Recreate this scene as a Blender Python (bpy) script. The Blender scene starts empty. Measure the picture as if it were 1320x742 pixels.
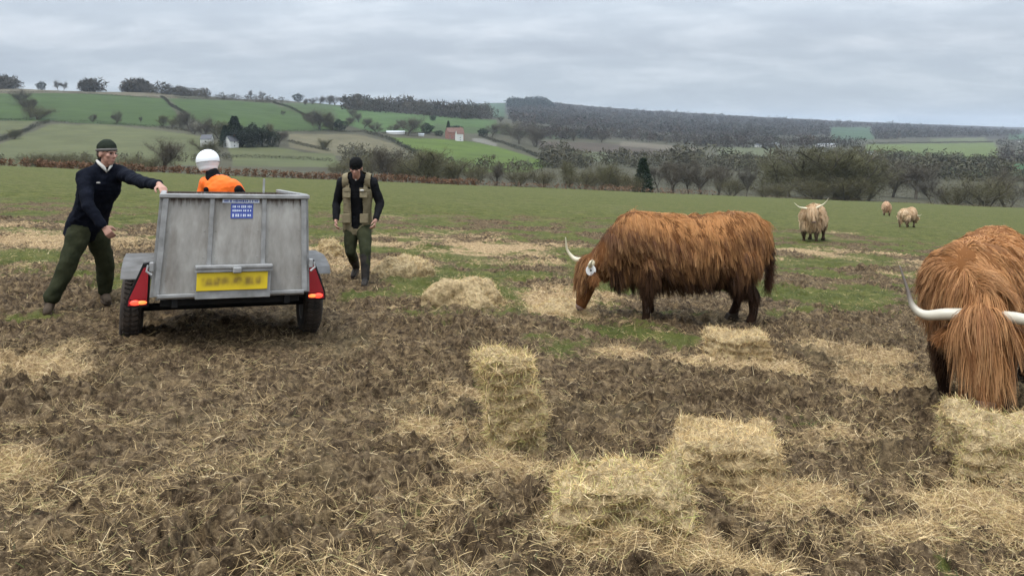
import bpy, math, random
import numpy as np
from mathutils import Vector, Matrix, Quaternion

S = bpy.context.scene
COL = S.collection
# ---------------------------------------------------------------- camera, sky, sun, exposure
F = 1000.0                      # focal length in pixels of a 1320 px wide frame
HR = 165.0                      # row of the level horizon
CH = 1.55                       # camera height
cam_d = bpy.data.cameras.new('camera')
cam = bpy.data.objects.new('camera', cam_d); COL.objects.link(cam)
cam.location = (0, 0, CH); cam.rotation_euler = (math.pi/2, 0, 0)
cam_d.sensor_width = 36.0; cam_d.lens = F/1320*36.0
cam_d.shift_y = -(371-HR)/1320
cam_d.clip_start = 0.05; cam_d.clip_end = 60000
S.camera = cam

SUN_EL, SUN_AZ = math.radians(62), math.radians(215)   # azimuth from +Y clockwise: high, behind the viewer
W = bpy.data.worlds.new('World'); S.world = W; W.use_nodes = True
nt = W.node_tree; nt.nodes.clear()
def N(nt, t, **kw):
    n = nt.nodes.new(t)
    for k, v in kw.items():
        if k.startswith('i_'): n.inputs[k[2:].replace('_', ' ')].default_value = v
        else: setattr(n, k, v)
    return n
def L(nt, a, b): nt.links.new(a, b)
def ramp(nt, stops, interp='LINEAR'):
    n = nt.nodes.new('ShaderNodeValToRGB'); n.color_ramp.interpolation = interp
    e = n.color_ramp.elements
    while len(e) < len(stops): e.new(0.5)
    for i, (p, c) in enumerate(stops):
        e[i].position = p; e[i].color = tuple(c)+(1,) if len(c) == 3 else c
    return n
sky = N(nt, 'ShaderNodeTexSky', sky_type='NISHITA', sun_disc=False, sun_elevation=SUN_EL, sun_rotation=SUN_AZ, air_density=1.0, dust_density=1.5)
tc = N(nt, 'ShaderNodeTexCoord')
sep = N(nt, 'ShaderNodeSeparateXYZ'); L(nt, tc.outputs['Generated'], sep.inputs[0])
zz = N(nt, 'ShaderNodeMath', operation='MAXIMUM'); L(nt, sep.outputs[2], zz.inputs[0]); zz.inputs[1].default_value = 0.0
za = N(nt, 'ShaderNodeMath', operation='ADD'); L(nt, zz.outputs[0], za.inputs[0]); za.inputs[1].default_value = 0.22
dx = N(nt, 'ShaderNodeMath', operation='DIVIDE'); L(nt, sep.outputs[0], dx.inputs[0]); L(nt, za.outputs[0], dx.inputs[1])
dy = N(nt, 'ShaderNodeMath', operation='DIVIDE'); L(nt, sep.outputs[1], dy.inputs[0]); L(nt, za.outputs[0], dy.inputs[1])
cmb = N(nt, 'ShaderNodeCombineXYZ'); L(nt, dx.outputs[0], cmb.inputs[0]); L(nt, dy.outputs[0], cmb.inputs[1])
mp = N(nt, 'ShaderNodeMapping'); L(nt, cmb.outputs[0], mp.inputs[0]); mp.inputs['Rotation'].default_value = (0, 0, 0.25); mp.inputs['Scale'].default_value = (1.15, 1.6, 1)
mp.inputs['Location'].default_value = (3.1, 1.7, 0)
n1 = N(nt, 'ShaderNodeTexNoise'); n1.inputs['Scale'].default_value = 1.5; n1.inputs['Detail'].default_value = 8; n1.inputs['Roughness'].default_value = 0.58; n1.inputs['Distortion'].default_value = 0.15
L(nt, mp.outputs[0], n1.inputs['Vector'])
SK = 1.0
cr = ramp(nt, [(0.34, (4.75*SK, 5.35*SK, 6.15*SK)), (0.47, (5.2*SK, 5.85*SK, 6.6*SK)), (0.60, (6.3*SK, 6.9*SK, 7.6*SK)), (0.70, (7.0*SK, 7.55*SK, 8.25*SK))])
L(nt, n1.outputs[0], cr.inputs[0])
# thinner cloud low down lets a little more blue sky through
el = N(nt, 'ShaderNodeMapRange'); L(nt, zz.outputs[0], el.inputs[0])
el.inputs[1].default_value = 0.0; el.inputs[2].default_value = 0.10; el.inputs[3].default_value = 0.72; el.inputs[4].default_value = 0.985
mx = N(nt, 'ShaderNodeMix', data_type='RGBA'); L(nt, el.outputs[0], mx.inputs[0]); L(nt, sky.outputs[0], mx.inputs[6]); L(nt, cr.outputs[0], mx.inputs[7])
# an overcast sky is brightest overhead
br = N(nt, 'ShaderNodeMapRange'); L(nt, zz.outputs[0], br.inputs[0]); br.inputs[1].default_value = .10; br.inputs[2].default_value = 1.0; br.inputs[3].default_value = 1.0; br.inputs[4].default_value = 4.6
vm = N(nt, 'ShaderNodeVectorMath', operation='SCALE'); L(nt, mx.outputs[2], vm.inputs[0]); L(nt, br.outputs[0], vm.inputs['Scale'])
bg = N(nt, 'ShaderNodeBackground'); bg.inputs[1].default_value = 0.085; L(nt, vm.outputs[0], bg.inputs[0])
wo = N(nt, 'ShaderNodeOutputWorld'); L(nt, bg.outputs[0], wo.inputs[0])
W.cycles.sampling_method = 'MANUAL'; W.cycles.sample_map_resolution = 256

sd = bpy.data.lights.new('sun', 'SUN'); sd.energy = 1.5; sd.angle = math.radians(14); sd.color = (1, .96, .90)
sun = bpy.data.objects.new('sun', sd); COL.objects.link(sun)
sdir = Vector((math.sin(SUN_AZ)*math.cos(SUN_EL), math.cos(SUN_AZ)*math.cos(SUN_EL), math.sin(SUN_EL)))
sun.rotation_euler = sdir.to_track_quat('Z', 'Y').to_euler(); sun.location = (0, -20, 40)
S.view_settings.view_transform = 'Standard'; S.view_settings.look = 'None'; S.view_settings.gamma = 1.0
S.view_settings.use_curve_mapping = False; S.view_settings.exposure = 0.26
S.cycles.max_bounces = 4; S.cycles.diffuse_bounces = 2; S.cycles.glossy_bounces = 2; S.cycles.volume_bounces = 0
S.cycles.transparent_max_bounces = 8; S.cycles.use_denoising = True
S.cycles.use_adaptive_sampling = True; S.cycles.adaptive_threshold = 0.02

# ---------------------------------------------------------------- helpers
rng = np.random.default_rng(7); random.seed(7)
def hashn(ix, iy, seed):
    h = (ix.astype(np.int64)*374761393 + iy.astype(np.int64)*668265263 + seed*1442695041) & 0xFFFFFFFF
    h = ((h ^ (h >> 13))*1274126177) & 0xFFFFFFFF
    return (h ^ (h >> 16)) & 0xFFFFFFFF
def pn(x, y, seed=0):
    """2-D gradient noise, about -1..1"""
    x = np.asarray(x, float); y = np.asarray(y, float)
    ix = np.floor(x); iy = np.floor(y); fx = x-ix; fy = y-iy
    u = fx*fx*fx*(fx*(fx*6-15)+10); v = fy*fy*fy*(fy*(fy*6-15)+10)
    def g(ax, ay):
        a = hashn(ix+ax, iy+ay, seed)/4294967296.0*2*np.pi
        return np.cos(a)*(fx-ax)+np.sin(a)*(fy-ay)
    a = g(0, 0)*(1-u)+g(1, 0)*u; b = g(0, 1)*(1-u)+g(1, 1)*u
    return (a*(1-v)+b*v)*1.5
def fbm(x, y, seed=0, oct=4, gain=.5):
    r = 0; a = 1; t = 0
    for o in range(oct):
        r = r + a*pn(x*2**o, y*2**o, seed+o*17); t += a; a *= gain
    return r/t
def pn3(p, s, seed=0):
    """cheap 3-D noise from three planar noises"""
    return (pn(p[:, 0]*s, p[:, 1]*s+p[:, 2]*s*.7, seed)+pn(p[:, 1]*s+5.2, p[:, 2]*s-p[:, 0]*s*.6, seed+3)+pn(p[:, 2]*s+9.1, p[:, 0]*s+p[:, 1]*s*.5, seed+6))/1.8
def sstep(a, b, x): t = np.clip((x-a)/(b-a), 0, 1); return t*t*(3-2*t)

def link(o, parent=None):
    COL.objects.link(o)
    if parent is not None: o.parent = parent
    return o
def mesh_np(name, V, Fc, mat=None, parent=None, smooth=False, attrs=None, cols=None, mats=None, midx=None):
    V = np.asarray(V, np.float32); Fc = np.asarray(Fc, np.int32)
    me = bpy.data.meshes.new(name)
    k = Fc.shape[1]; n = len(Fc)
    me.vertices.add(len(V)); me.vertices.foreach_set('co', V.ravel())
    me.loops.add(n*k); me.loops.foreach_set('vertex_index', Fc.ravel())
    me.polygons.add(n); me.polygons.foreach_set('loop_start', np.arange(0, n*k, k, dtype=np.int32))
    me.update(calc_edges=True)
    if smooth: me.polygons.foreach_set('use_smooth', np.ones(n, bool))
    for a, v in (attrs or {}).items():
        at = me.attributes.new(a, 'FLOAT', 'POINT'); at.data.foreach_set('value', np.asarray(v, np.float32))
    for a, v in (cols or {}).items():
        at = me.attributes.new(a, 'FLOAT_COLOR', 'POINT')
        v = np.asarray(v, np.float32)
        if v.shape[1] == 3: v = np.hstack([v, np.ones((len(v), 1), np.float32)])
        at.data.foreach_set('color', v.ravel())
    for m in (mats or ([mat] if mat else [])): me.materials.append(m)
    if midx is not None: me.polygons.foreach_set('material_index', np.asarray(midx, np.int32))
    me.update()
    o = bpy.data.objects.new(name, me)
    return link(o, parent)
def tag(o, label=None, cat=None, group=None, kind=None):
    for k, v in (('label', label), ('category', cat), ('group', group), ('kind', kind)):
        if v: o[k] = v
    return o
def empty(name, M=None, label=None, cat=None, group=None):
    o = bpy.data.objects.new(name, None); COL.objects.link(o); o.empty_display_size = .3
    if M is not None: o.matrix_world = M
    return tag(o, label, cat, group)

class MB:
    """collects solids, builds ONE mesh"""
    def __init__(s): s.v = []; s.f = []; s.mi = []; s.cur = 0
    def add(s, V, Fc):
        b = len(s.v); s.v += [tuple(p) for p in V]; s.f += [tuple(i+b for i in f) for f in Fc]; s.mi += [s.cur]*len(Fc)
    def box(s, c, size, R=None, bev=0.0):
        hx, hy, hz = size[0]/2, size[1]/2, size[2]/2
        b = min(bev, hx*.49, hy*.49, hz*.49)
        if b <= 0:
            P = [(x, y, z) for x in (-hx, hx) for y in (-hy, hy) for z in (-hz, hz)]
            Fc = [(0, 1, 3, 2), (4, 6, 7, 5), (0, 4, 5, 1), (2, 3, 7, 6), (0, 2, 6, 4), (1, 5, 7, 3)]
        else:
            P = []; idx = {}
            for sx in (-1, 1):
                for sy in (-1, 1):
                    for sz in (-1, 1):
                        for a in range(3):
                            q = [sx*(hx-b), sy*(hy-b), sz*(hz-b)]; q[a] = (sx, sy, sz)[a]*(hx, hy, hz)[a]
                            idx[(sx, sy, sz, a)] = len(P); P.append(tuple(q))
            Fc = []
            for a in range(3):
                o1, o2 = [(1, 2), (0, 2), (0, 1)][a]
                for s_ in (-1, 1):
                    quad = []
                    for t1, t2 in ((-1, -1), (1, -1), (1, 1), (-1, 1)):
                        k = [0, 0, 0]; k[a] = s_; k[o1] = t1; k[o2] = t2; quad.append(idx[(k[0], k[1], k[2], a)])
                    Fc.append(tuple(quad))
                for t1 in (-1, 1):
                    for t2 in (-1, 1):
                        k0 = [0, 0, 0]; k1 = [0, 0, 0]; k0[a] = -1; k1[a] = 1
                        for k in (k0, k1): k[o1] = t1; k[o2] = t2
                        Fc.append((idx[(*k0, o1)], idx[(*k1, o1)], idx[(*k1, o2)], idx[(*k0, o2)]))
            for sx in (-1, 1):
                for sy in (-1, 1):
                    for sz in (-1, 1): Fc.append(tuple(idx[(sx, sy, sz, a)] for a in range(3)))
        c = Vector(c)
        V = [(R @ Vector(p) if R else Vector(p))+c for p in P]
        s.add(V, Fc); return s
    def tube(s, pts, rad, n=8, cap=True):
        pts = [Vector(p) for p in pts]
        if not hasattr(rad, '__len__'): rad = [rad]*len(pts)
        V = []; Fc = []; up = None
        for i, p in enumerate(pts):
            t = (pts[min(i+1, len(pts)-1)]-pts[max(i-1, 0)]).normalized()
            if up is None: up = t.orthogonal().normalized()
            up = (up-t*up.dot(t)).normalized(); w = t.cross(up)
            for k in range(n):
                a = 2*math.pi*k/n; V.append(p+(up*math.cos(a)+w*math.sin(a))*rad[i])
        for i in range(len(pts)-1):
            for k in range(n):
                k2 = (k+1) % n; Fc.append((i*n+k, i*n+k2, (i+1)*n+k2, (i+1)*n+k))
        if cap: Fc.append(tuple(range(n))[::-1]); Fc.append(tuple((len(pts)-1)*n+k for k in range(n)))
        s.add(V, Fc); return s
    def ell(s, c, r, R=None, nu=14, nv=9):
        if not hasattr(r, '__len__'): r = (r, r, r)
        c = Vector(c); V = []; Fc = []
        V.append(Vector((0, 0, -1)))
        for j in range(1, nv):
            ph = -math.pi/2+math.pi*j/nv
            for i in range(nu):
                th = 2*math.pi*i/nu; V.append(Vector((math.cos(ph)*math.cos(th), math.cos(ph)*math.sin(th), math.sin(ph))))
        V.append(Vector((0, 0, 1))); top = len(V)-1
        for i in range(nu):
            i2 = (i+1) % nu; Fc.append((0, 1+i2, 1+i)); Fc.append((top, 1+(nv-2)*nu+i, 1+(nv-2)*nu+i2))
            for j in range(nv-2): Fc.append((1+j*nu+i, 1+j*nu+i2, 1+(j+1)*nu+i2, 1+(j+1)*nu+i))
        W_ = []
        for p in V:
            q = Vector((p.x*r[0], p.y*r[1], p.z*r[2])); W_.append((R @ q if R else q)+c)
        s.add(W_, Fc); return s
    def chain(s, pts, rad, step=.35, nu=12, nv=8):
        """tapered limb as dense overlapping spheres (for remeshing)"""
        pts = [Vector(p) for p in pts]
        for i in range(len(pts)-1):
            a, b = pts[i], pts[i+1]; ra, rb = rad[i], rad[i+1]
            k = max(1, int((b-a).length/(step*min(ra, rb)))); k = min(k, 60)
            for j in range(k+(1 if i == len(pts)-2 else 0)):
                t = j/k; s.ell(a.lerp(b, t), ra+(rb-ra)*t, None, nu, nv)
        return s
    def prism(s, poly, d0, d1, fr):
        """polygon (u,v) extruded along w between d0 and d1; fr(u,v,w)->xyz"""
        n = len(poly); V = [fr(u, v, d0) for u, v in poly]+[fr(u, v, d1) for u, v in poly]
        Fc = [tuple(range(n)), tuple(range(n, 2*n))[::-1]]+[(i, i+n, (i+1) % n+n, (i+1) % n) for i in range(n)]
        s.add(V, Fc); return s
    def lathe(s, prof, c, axis='x', n=24, closed=False):
        V = []; Fc = []; c = Vector(c); m = len(prof)
        for i in range(n):
            a = 2*math.pi*i/n
            for (r, h) in prof:
                q = {'x': (h, r*math.cos(a), r*math.sin(a)), 'z': (r*math.cos(a), r*math.sin(a), h), 'y': (r*math.cos(a), h, r*math.sin(a))}[axis]
                V.append(c+Vector(q))
        for i in range(n):
            i2 = (i+1) % n
            for j in range(m if closed else m-1):
                j2 = (j+1) % m; Fc.append((i*m+j, i2*m+j, i2*m+j2, i*m+j2))
        s.add(V, Fc); return s
    def build(s, name, mat, parent=None, smooth=False, fixn=True):
        me = bpy.data.meshes.new(name); me.from_pydata([tuple(v) for v in s.v], [], s.f)
        for m in (mat if isinstance(mat, (list, tuple)) else [mat]): me.materials.append(m)
        me.polygons.foreach_set('material_index', s.mi)
        if smooth: me.polygons.foreach_set('use_smooth', [True]*len(s.f))
        me.update()
        if fixn:
            import bmesh
            bm = bmesh.new(); bm.from_mesh(me); bmesh.ops.recalc_face_normals(bm, faces=bm.faces); bm.to_mesh(me); bm.free()
        return link(bpy.data.objects.new(name, me), parent)
    def remesh(s, name, mat, parent=None, voxel=.02, smooth=3, noise=None):
        me = bpy.data.meshes.new(name+'_tmp'); me.from_pydata([tuple(v) for v in s.v], [], s.f); me.update()
        o = bpy.data.objects.new('tmp', me); COL.objects.link(o)
        m = o.modifiers.new('r', 'REMESH'); m.mode = 'VOXEL'; m.voxel_size = voxel; m.use_smooth_shade = True
        if smooth: k = o.modifiers.new('s', 'SMOOTH'); k.factor = .5; k.iterations = smooth
        dg = bpy.context.evaluated_depsgraph_get(); dg.update()
        me2 = bpy.data.meshes.new_from_object(o.evaluated_get(dg)); me2.name = name
        bpy.data.objects.remove(o); bpy.data.meshes.remove(me)
        me2.materials.clear(); me2.materials.append(mat)
        me2.polygons.foreach_set('material_index', [0]*len(me2.polygons))
        me2.polygons.foreach_set('use_smooth', [True]*len(me2.polygons))
        if noise:
            n = len(me2.vertices); P = np.empty(n*3, np.float32); me2.vertices.foreach_get('co', P); P = P.reshape(-1, 3)
            Nn = np.empty(n*3, np.float32); me2.vertices.foreach_get('normal', Nn); Nn = Nn.reshape(-1, 3)
            me2.vertices.foreach_set('co', (P+Nn*noise(P.astype(float))[:, None].astype(np.float32)).ravel()); me2.update()
        return link(bpy.data.objects.new(name, me2), parent)

# ---------------------------------------------------------------- materials
def newmat(name):
    m = bpy.data.materials.new(name); m.use_nodes = True; t = m.node_tree
    b = t.nodes['Principled BSDF']; return m, t, b
def pmat(name, c1, c2=None, scale=5, rough=.7, bump=0, bscale=None, metal=0, spec=.4, detail=4, coord='Object', stretch=None, sheen=0):
    m, t, b = newmat(name); c2 = c2 or c1
    tcn = N(t, 'ShaderNodeTexCoord'); src = tcn.outputs[coord]
    if stretch: mpn = N(t, 'ShaderNodeMapping'); L(t, src, mpn.inputs[0]); mpn.inputs['Scale'].default_value = stretch; src = mpn.outputs[0]
    nz = N(t, 'ShaderNodeTexNoise'); nz.inputs['Scale'].default_value = scale; nz.inputs['Detail'].default_value = detail; L(t, src, nz.inputs['Vector'])
    r = ramp(t, [(.3, c1), (.7, c2)]); L(t, nz.outputs[0], r.inputs[0]); L(t, r.outputs[0], b.inputs['Base Color'])
    b.inputs['Roughness'].default_value = rough; b.inputs['Metallic'].default_value = metal; b.inputs['Specular IOR Level'].default_value = spec
    if sheen: b.inputs['Sheen Weight'].default_value = sheen
    if bump:
        n2 = N(t, 'ShaderNodeTexNoise'); n2.inputs['Scale'].default_value = bscale or scale*3; n2.inputs['Detail'].default_value = 3; L(t, src, n2.inputs['Vector'])
        bp = N(t, 'ShaderNodeBump'); bp.inputs['Strength'].default_value = bump; bp.inputs['Distance'].default_value = .02; L(t, n2.outputs[0], bp.inputs['Height']); L(t, bp.outputs[0], b.inputs['Normal'])
    return m
def attrmat(name, attr='col', rough=.8, spec=.2, trans=0, nscale=0, namp=.3):
    m, t, b = newmat(name); a = N(t, 'ShaderNodeAttribute', attribute_name=attr); out = a.outputs['Color']
    if nscale:
        tcn = N(t, 'ShaderNodeTexCoord'); nz = N(t, 'ShaderNodeTexNoise'); nz.inputs['Scale'].default_value = nscale; nz.inputs['Detail'].default_value = 6; nz.inputs['Roughness'].default_value = .65
        L(t, tcn.outputs['Object'], nz.inputs['Vector'])
        mr = N(t, 'ShaderNodeMapRange'); L(t, nz.outputs[0], mr.inputs[0]); mr.inputs[1].default_value = .3; mr.inputs[2].default_value = .7; mr.inputs[3].default_value = 1-namp; mr.inputs[4].default_value = 1+namp
        mu = N(t, 'ShaderNodeVectorMath', operation='SCALE'); L(t, out, mu.inputs[0]); L(t, mr.outputs[0], mu.inputs['Scale']); out = mu.outputs[0]
    L(t, out, b.inputs['Base Color'])
    b.inputs['Roughness'].default_value = rough; b.inputs['Specular IOR Level'].default_value = spec
    if trans: b.inputs['Subsurface Weight'].default_value = 0
    return m

# ---------------------------------------------------------------- pixel -> world helpers (level camera: exact)
GA, GB = -0.0462, -0.0655                   # the pasture falls to the right and away
def hz(px): return HR-1000*(GA*(px-660)/F+GB)*F/1000      # vanishing row of the pasture plane
def P(px, row, Y): return Vector((Y*(px-660)/F, Y, CH+Y*(HR-row)/F))
def swell(x, y):
    r = np.hypot(x, y)
    return .05*pn(x*.22, y*.22, 91)*sstep(2, 9, r)+.18*pn(x*.035, y*.035, 92)*sstep(15, 60, r)
def gz(x, y): return float(GA*x+GB*y+swell(np.float64(x), np.float64(y)))
def G(px, row):
    Y = CH*F/(row-hz(px))
    for _ in range(4):
        x = Y*(px-660)/F; s_ = float(swell(np.float64(x), np.float64(Y))); Y = (CH-s_)*F/(row-hz(px))
    x = Y*(px-660)/F; return Vector((x, Y, gz(x, Y)))
def edge_row(px): return 213.5+.0415*px
def Yedge(px): px = np.clip(px, -400, 1700); return CH*F/(edge_row(px)-hz(px))
# ---------------------------------------------------------------- pasture
# patches: (px, row, half width px, half height rows, strength)
HAYP = [(60, 478, 90, 26, 1.0), (25, 590, 60, 28, .9), (120, 455, 60, 14, .6), (20, 312, 90, 12, .6), (170, 315, 60, 10, .35), (735, 392, 60, 16, .6), (600, 392, 60, 10, .4),
        (700, 375, 70, 12, .4), (570, 300, 90, 8, .30), (640, 320, 90, 10, .32), (700, 335, 70, 10, .3), (500, 280, 60, 6, .3), (790, 458, 34, 9, .8), (960, 478, 60, 16, .8),
        (1110, 462, 70, 14, .8), (1150, 492, 60, 16, .75), (1060, 455, 50, 8, .5), (1030, 632, 52, 18, .9), (1265, 660, 60, 24, .8), (1200, 640, 50, 12, .4),
        (790, 712, 110, 14, .5), (900, 720, 60, 22, .6), (640, 598, 40, 8, .4), (590, 560, 60, 12, .5), (600, 600, 110, 14, .45), (560, 515, 60, 16, .4),
        (690, 620, 40, 14, .3), (560, 670, 90, 22, .35), (480, 720, 120, 20, .3), (150, 720, 100, 16, .25), (350, 640, 80, 12, .3), (430, 575, 60, 10, .3), (240, 655, 60, 12, .3),
        (1100, 575, 100, 16, .3), (1180, 700, 120, 18, .35), (850, 350, 70, 6, .3), (1080, 300, 50, 3, .5), (1110, 290, 40, 2.5, .5), (1030, 325, 45, 4, .6), (1100, 325, 60, 5, .4), (1165, 298, 30, 2, .4),
        (395, 330, 60, 8, .4), (470, 345, 90, 12, .45), (330, 232, 22, 1.6, .7), (910, 265, 20, 1.4, .3), (1240, 283, 40, 1.5, .3), (90, 345, 60, 9, .3), (1230, 600, 24, 16, .3)]
GRAP = [(600, 410, 70, 16, .8), (780, 432, 110, 14, .95), (880, 440, 60, 10, .9), (690, 400, 60, 14, .6), (560, 375, 40, 12, .5), (720, 345, 60, 12, .6), (1075, 545, 80, 16, .55), (960, 545, 60, 10, .3),
        (238, 700, 26, 18, 1.0), (88, 558, 26, 9, .9), (440, 692, 30, 12, .55), (280, 545, 12, 5, .6), (1300, 722, 40, 16, .6), (1010, 640, 50, 8, .5), (1085, 600, 40, 10, .3), (260, 470, 30, 5, .2), (420, 488, 24, 6, .35),
        (430, 300, 60, 18, .8), (520, 350, 50, 10, .5), (60, 350, 90, 12, .55), (160, 340, 60, 16, .4), (820, 400, 50, 6, .5), (1150, 340, 60, 8, .4), (610, 500, 25, 6, .4), (500, 500, 40, 8, .25), (700, 455, 60, 8, .3)]
def blobs(lst):
    out = []
    for px, row, a, b, s in lst:
        c = G(px, row); Y = c.y
        out.append((c.x, c.y, a*Y/F, b*Y*Y/(F*CH), s))
    return out
HB, GBL = blobs(HAYP), blobs(GRAP)
def blobmask(x, y, B):
    m = np.zeros_like(x)
    for cx, cy, sx, sy, s in B:
        d = ((x-cx)/sx)**2+((y-cy)/sy)**2
        k = d < 6
        if k.any(): m[k] = np.maximum(m[k], s*np.exp(-.75*d[k]))
    return m
def masks(x, y):
    r = np.hypot(x, y); px = 660+F*x/np.maximum(y, .5)
    w = fbm(x*.8, y*.8, 5, 4)
    hay = blobmask(x+.25*pn(x*1.1, y*1.1, 11), y+.25*pn(x*1.1, y*1.1, 12), HB)
    hay = hay + .55*w*np.minimum(hay*2, 1) + .10*fbm(x*2.3, y*2.3, 21, 3) + .07 + .20*sstep(.06, .42, fbm(x*.95+3, y*.95, 25, 4))*(1-sstep(12, 20, y)) + .05*(1-sstep(5, 9, y))
    band = np.exp(-((y-(17+0*x+2.5*pn(x*.12, 0*x, 44)))/3.2)**2)
    hay = hay + band*(.24+.55*fbm(x*.5, y*.9, 31, 3))*(y > 8)
    hay = hay*(1-sstep(20, 50, y)*.75)
    t0 = 15+5*np.clip((px-200)/300, 0, 1)-2*np.clip((px-700)/300, 0, 1)
    far = sstep(-7, 11, y-t0-8+9*fbm(x*.11, y*.11, 51, 4)+8*fbm(x*.6, y*.6, 53, 4))
    near = blobmask(x+.6*pn(x*1.1, y*1.1, 13)+.2*pn(x*4, y*4, 15), y+.6*pn(x*1.1, y*1.1, 14)+.2*pn(x*4, y*4, 16), GBL)
    mot = sstep(.12, .5, fbm(x*.55+4, y*.55, 61, 4)+.48*sstep(6.5, 12, y)-.12)*sstep(4.0, 8, y)*.8
    gr = np.maximum(np.maximum(far*(.85+.5*fbm(x*.3, y*.25, 63, 4)), near*(.75+1.3*w+.5*pn(x*3, y*3, 17))), mot)
    # the wheel tracks behind the trailer are bare, pressed mud
    tc_ = np.exp(-((x+.39*y+.15*pn(y*.6, y*0, 71))/(1.05))**4)*(1-sstep(8, 11, y))*sstep(2.6, 4.2, y)
    hay = hay*(1-.85*tc_)-.12*tc_; gr = gr*(1-.8*tc_)
    return np.clip(hay, 0, 1), np.clip(gr, 0, 1), tc_
def clods(x, y, hay, gr, trk):
    r = np.hypot(x, y)
    wx = x+.10*pn(x*2.2, y*2.2, 101); wy = y+.10*pn(x*2.2, y*2.2, 102)
    a = pn(wx*1.3, wy*1.3, 103)*.075
    b = (.35-np.abs(pn(wx*3.6, wy*3.6, 104)))*.13
    c = (.35-np.abs(pn(wx*8.0, wy*8.0, 105)))*.10
    d = pn(wx*17, wy*17, 106)*.036
    e = pn(x*37, y*37, 107)*.013
    pit = -sstep(.42, .85, pn(x*3.1+7, y*3.1, 108))*.14
    rough = .35+.95*sstep(-.45, .5, fbm(x*.8, y*.8, 109, 3))
    h = a+(b*1.1+c*1.1+pit)*rough+d*1.15+e*1.15
    k = (1-.62*gr)*(1-.25*hay)*(1-.40*trk)
    k = k*(1-.65*sstep(18, 50, r))
    return h*k+.03*hay
def ground_h(x, y):
    h, g, t = masks(x, y); return GA*x+GB*y+swell(x, y)+clods(x, y, h, g, t), h, g

def field_mesh():
    pxs = np.concatenate([np.linspace(-380, -30, 60), np.arange(-26, 1346, 2.1), np.linspace(1350, 1700, 60)])
    ys = [1.0]
    while ys[-1] < 2.6: ys.append(ys[-1]+.03)
    while ys[-1] < 290: ys.append(ys[-1]+min(ys[-1]**2/1550*1.0+.001, .016+ys[-1]*.0048))
    u = np.array(ys); ye = Yedge(pxs)
    t = (u-u[0])/(u[-1]-u[0])
    # columns end at the field edge: stretch only the far part of each column
    Y = np.where(u[None, :] < 30, u[None, :], 30+(u[None, :]-30)/(290-30)*(ye[:, None]-30))
    X = Y*(pxs[:, None]-660)/F
    Z, h, g = ground_h(X.ravel(), Y.ravel())
    nc, nr = X.shape; V = np.stack([X.ravel(), Y.ravel(), Z], 1)
    i = np.arange(nc*nr).reshape(nc, nr)
    Fc = np.stack([i[:-1, :-1], i[1:, :-1], i[1:, 1:], i[:-1, 1:]], -1).reshape(-1, 4)
    _, _, tr = masks(X.ravel(), Y.ravel())
    return V, Fc, h, g, tr

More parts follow.
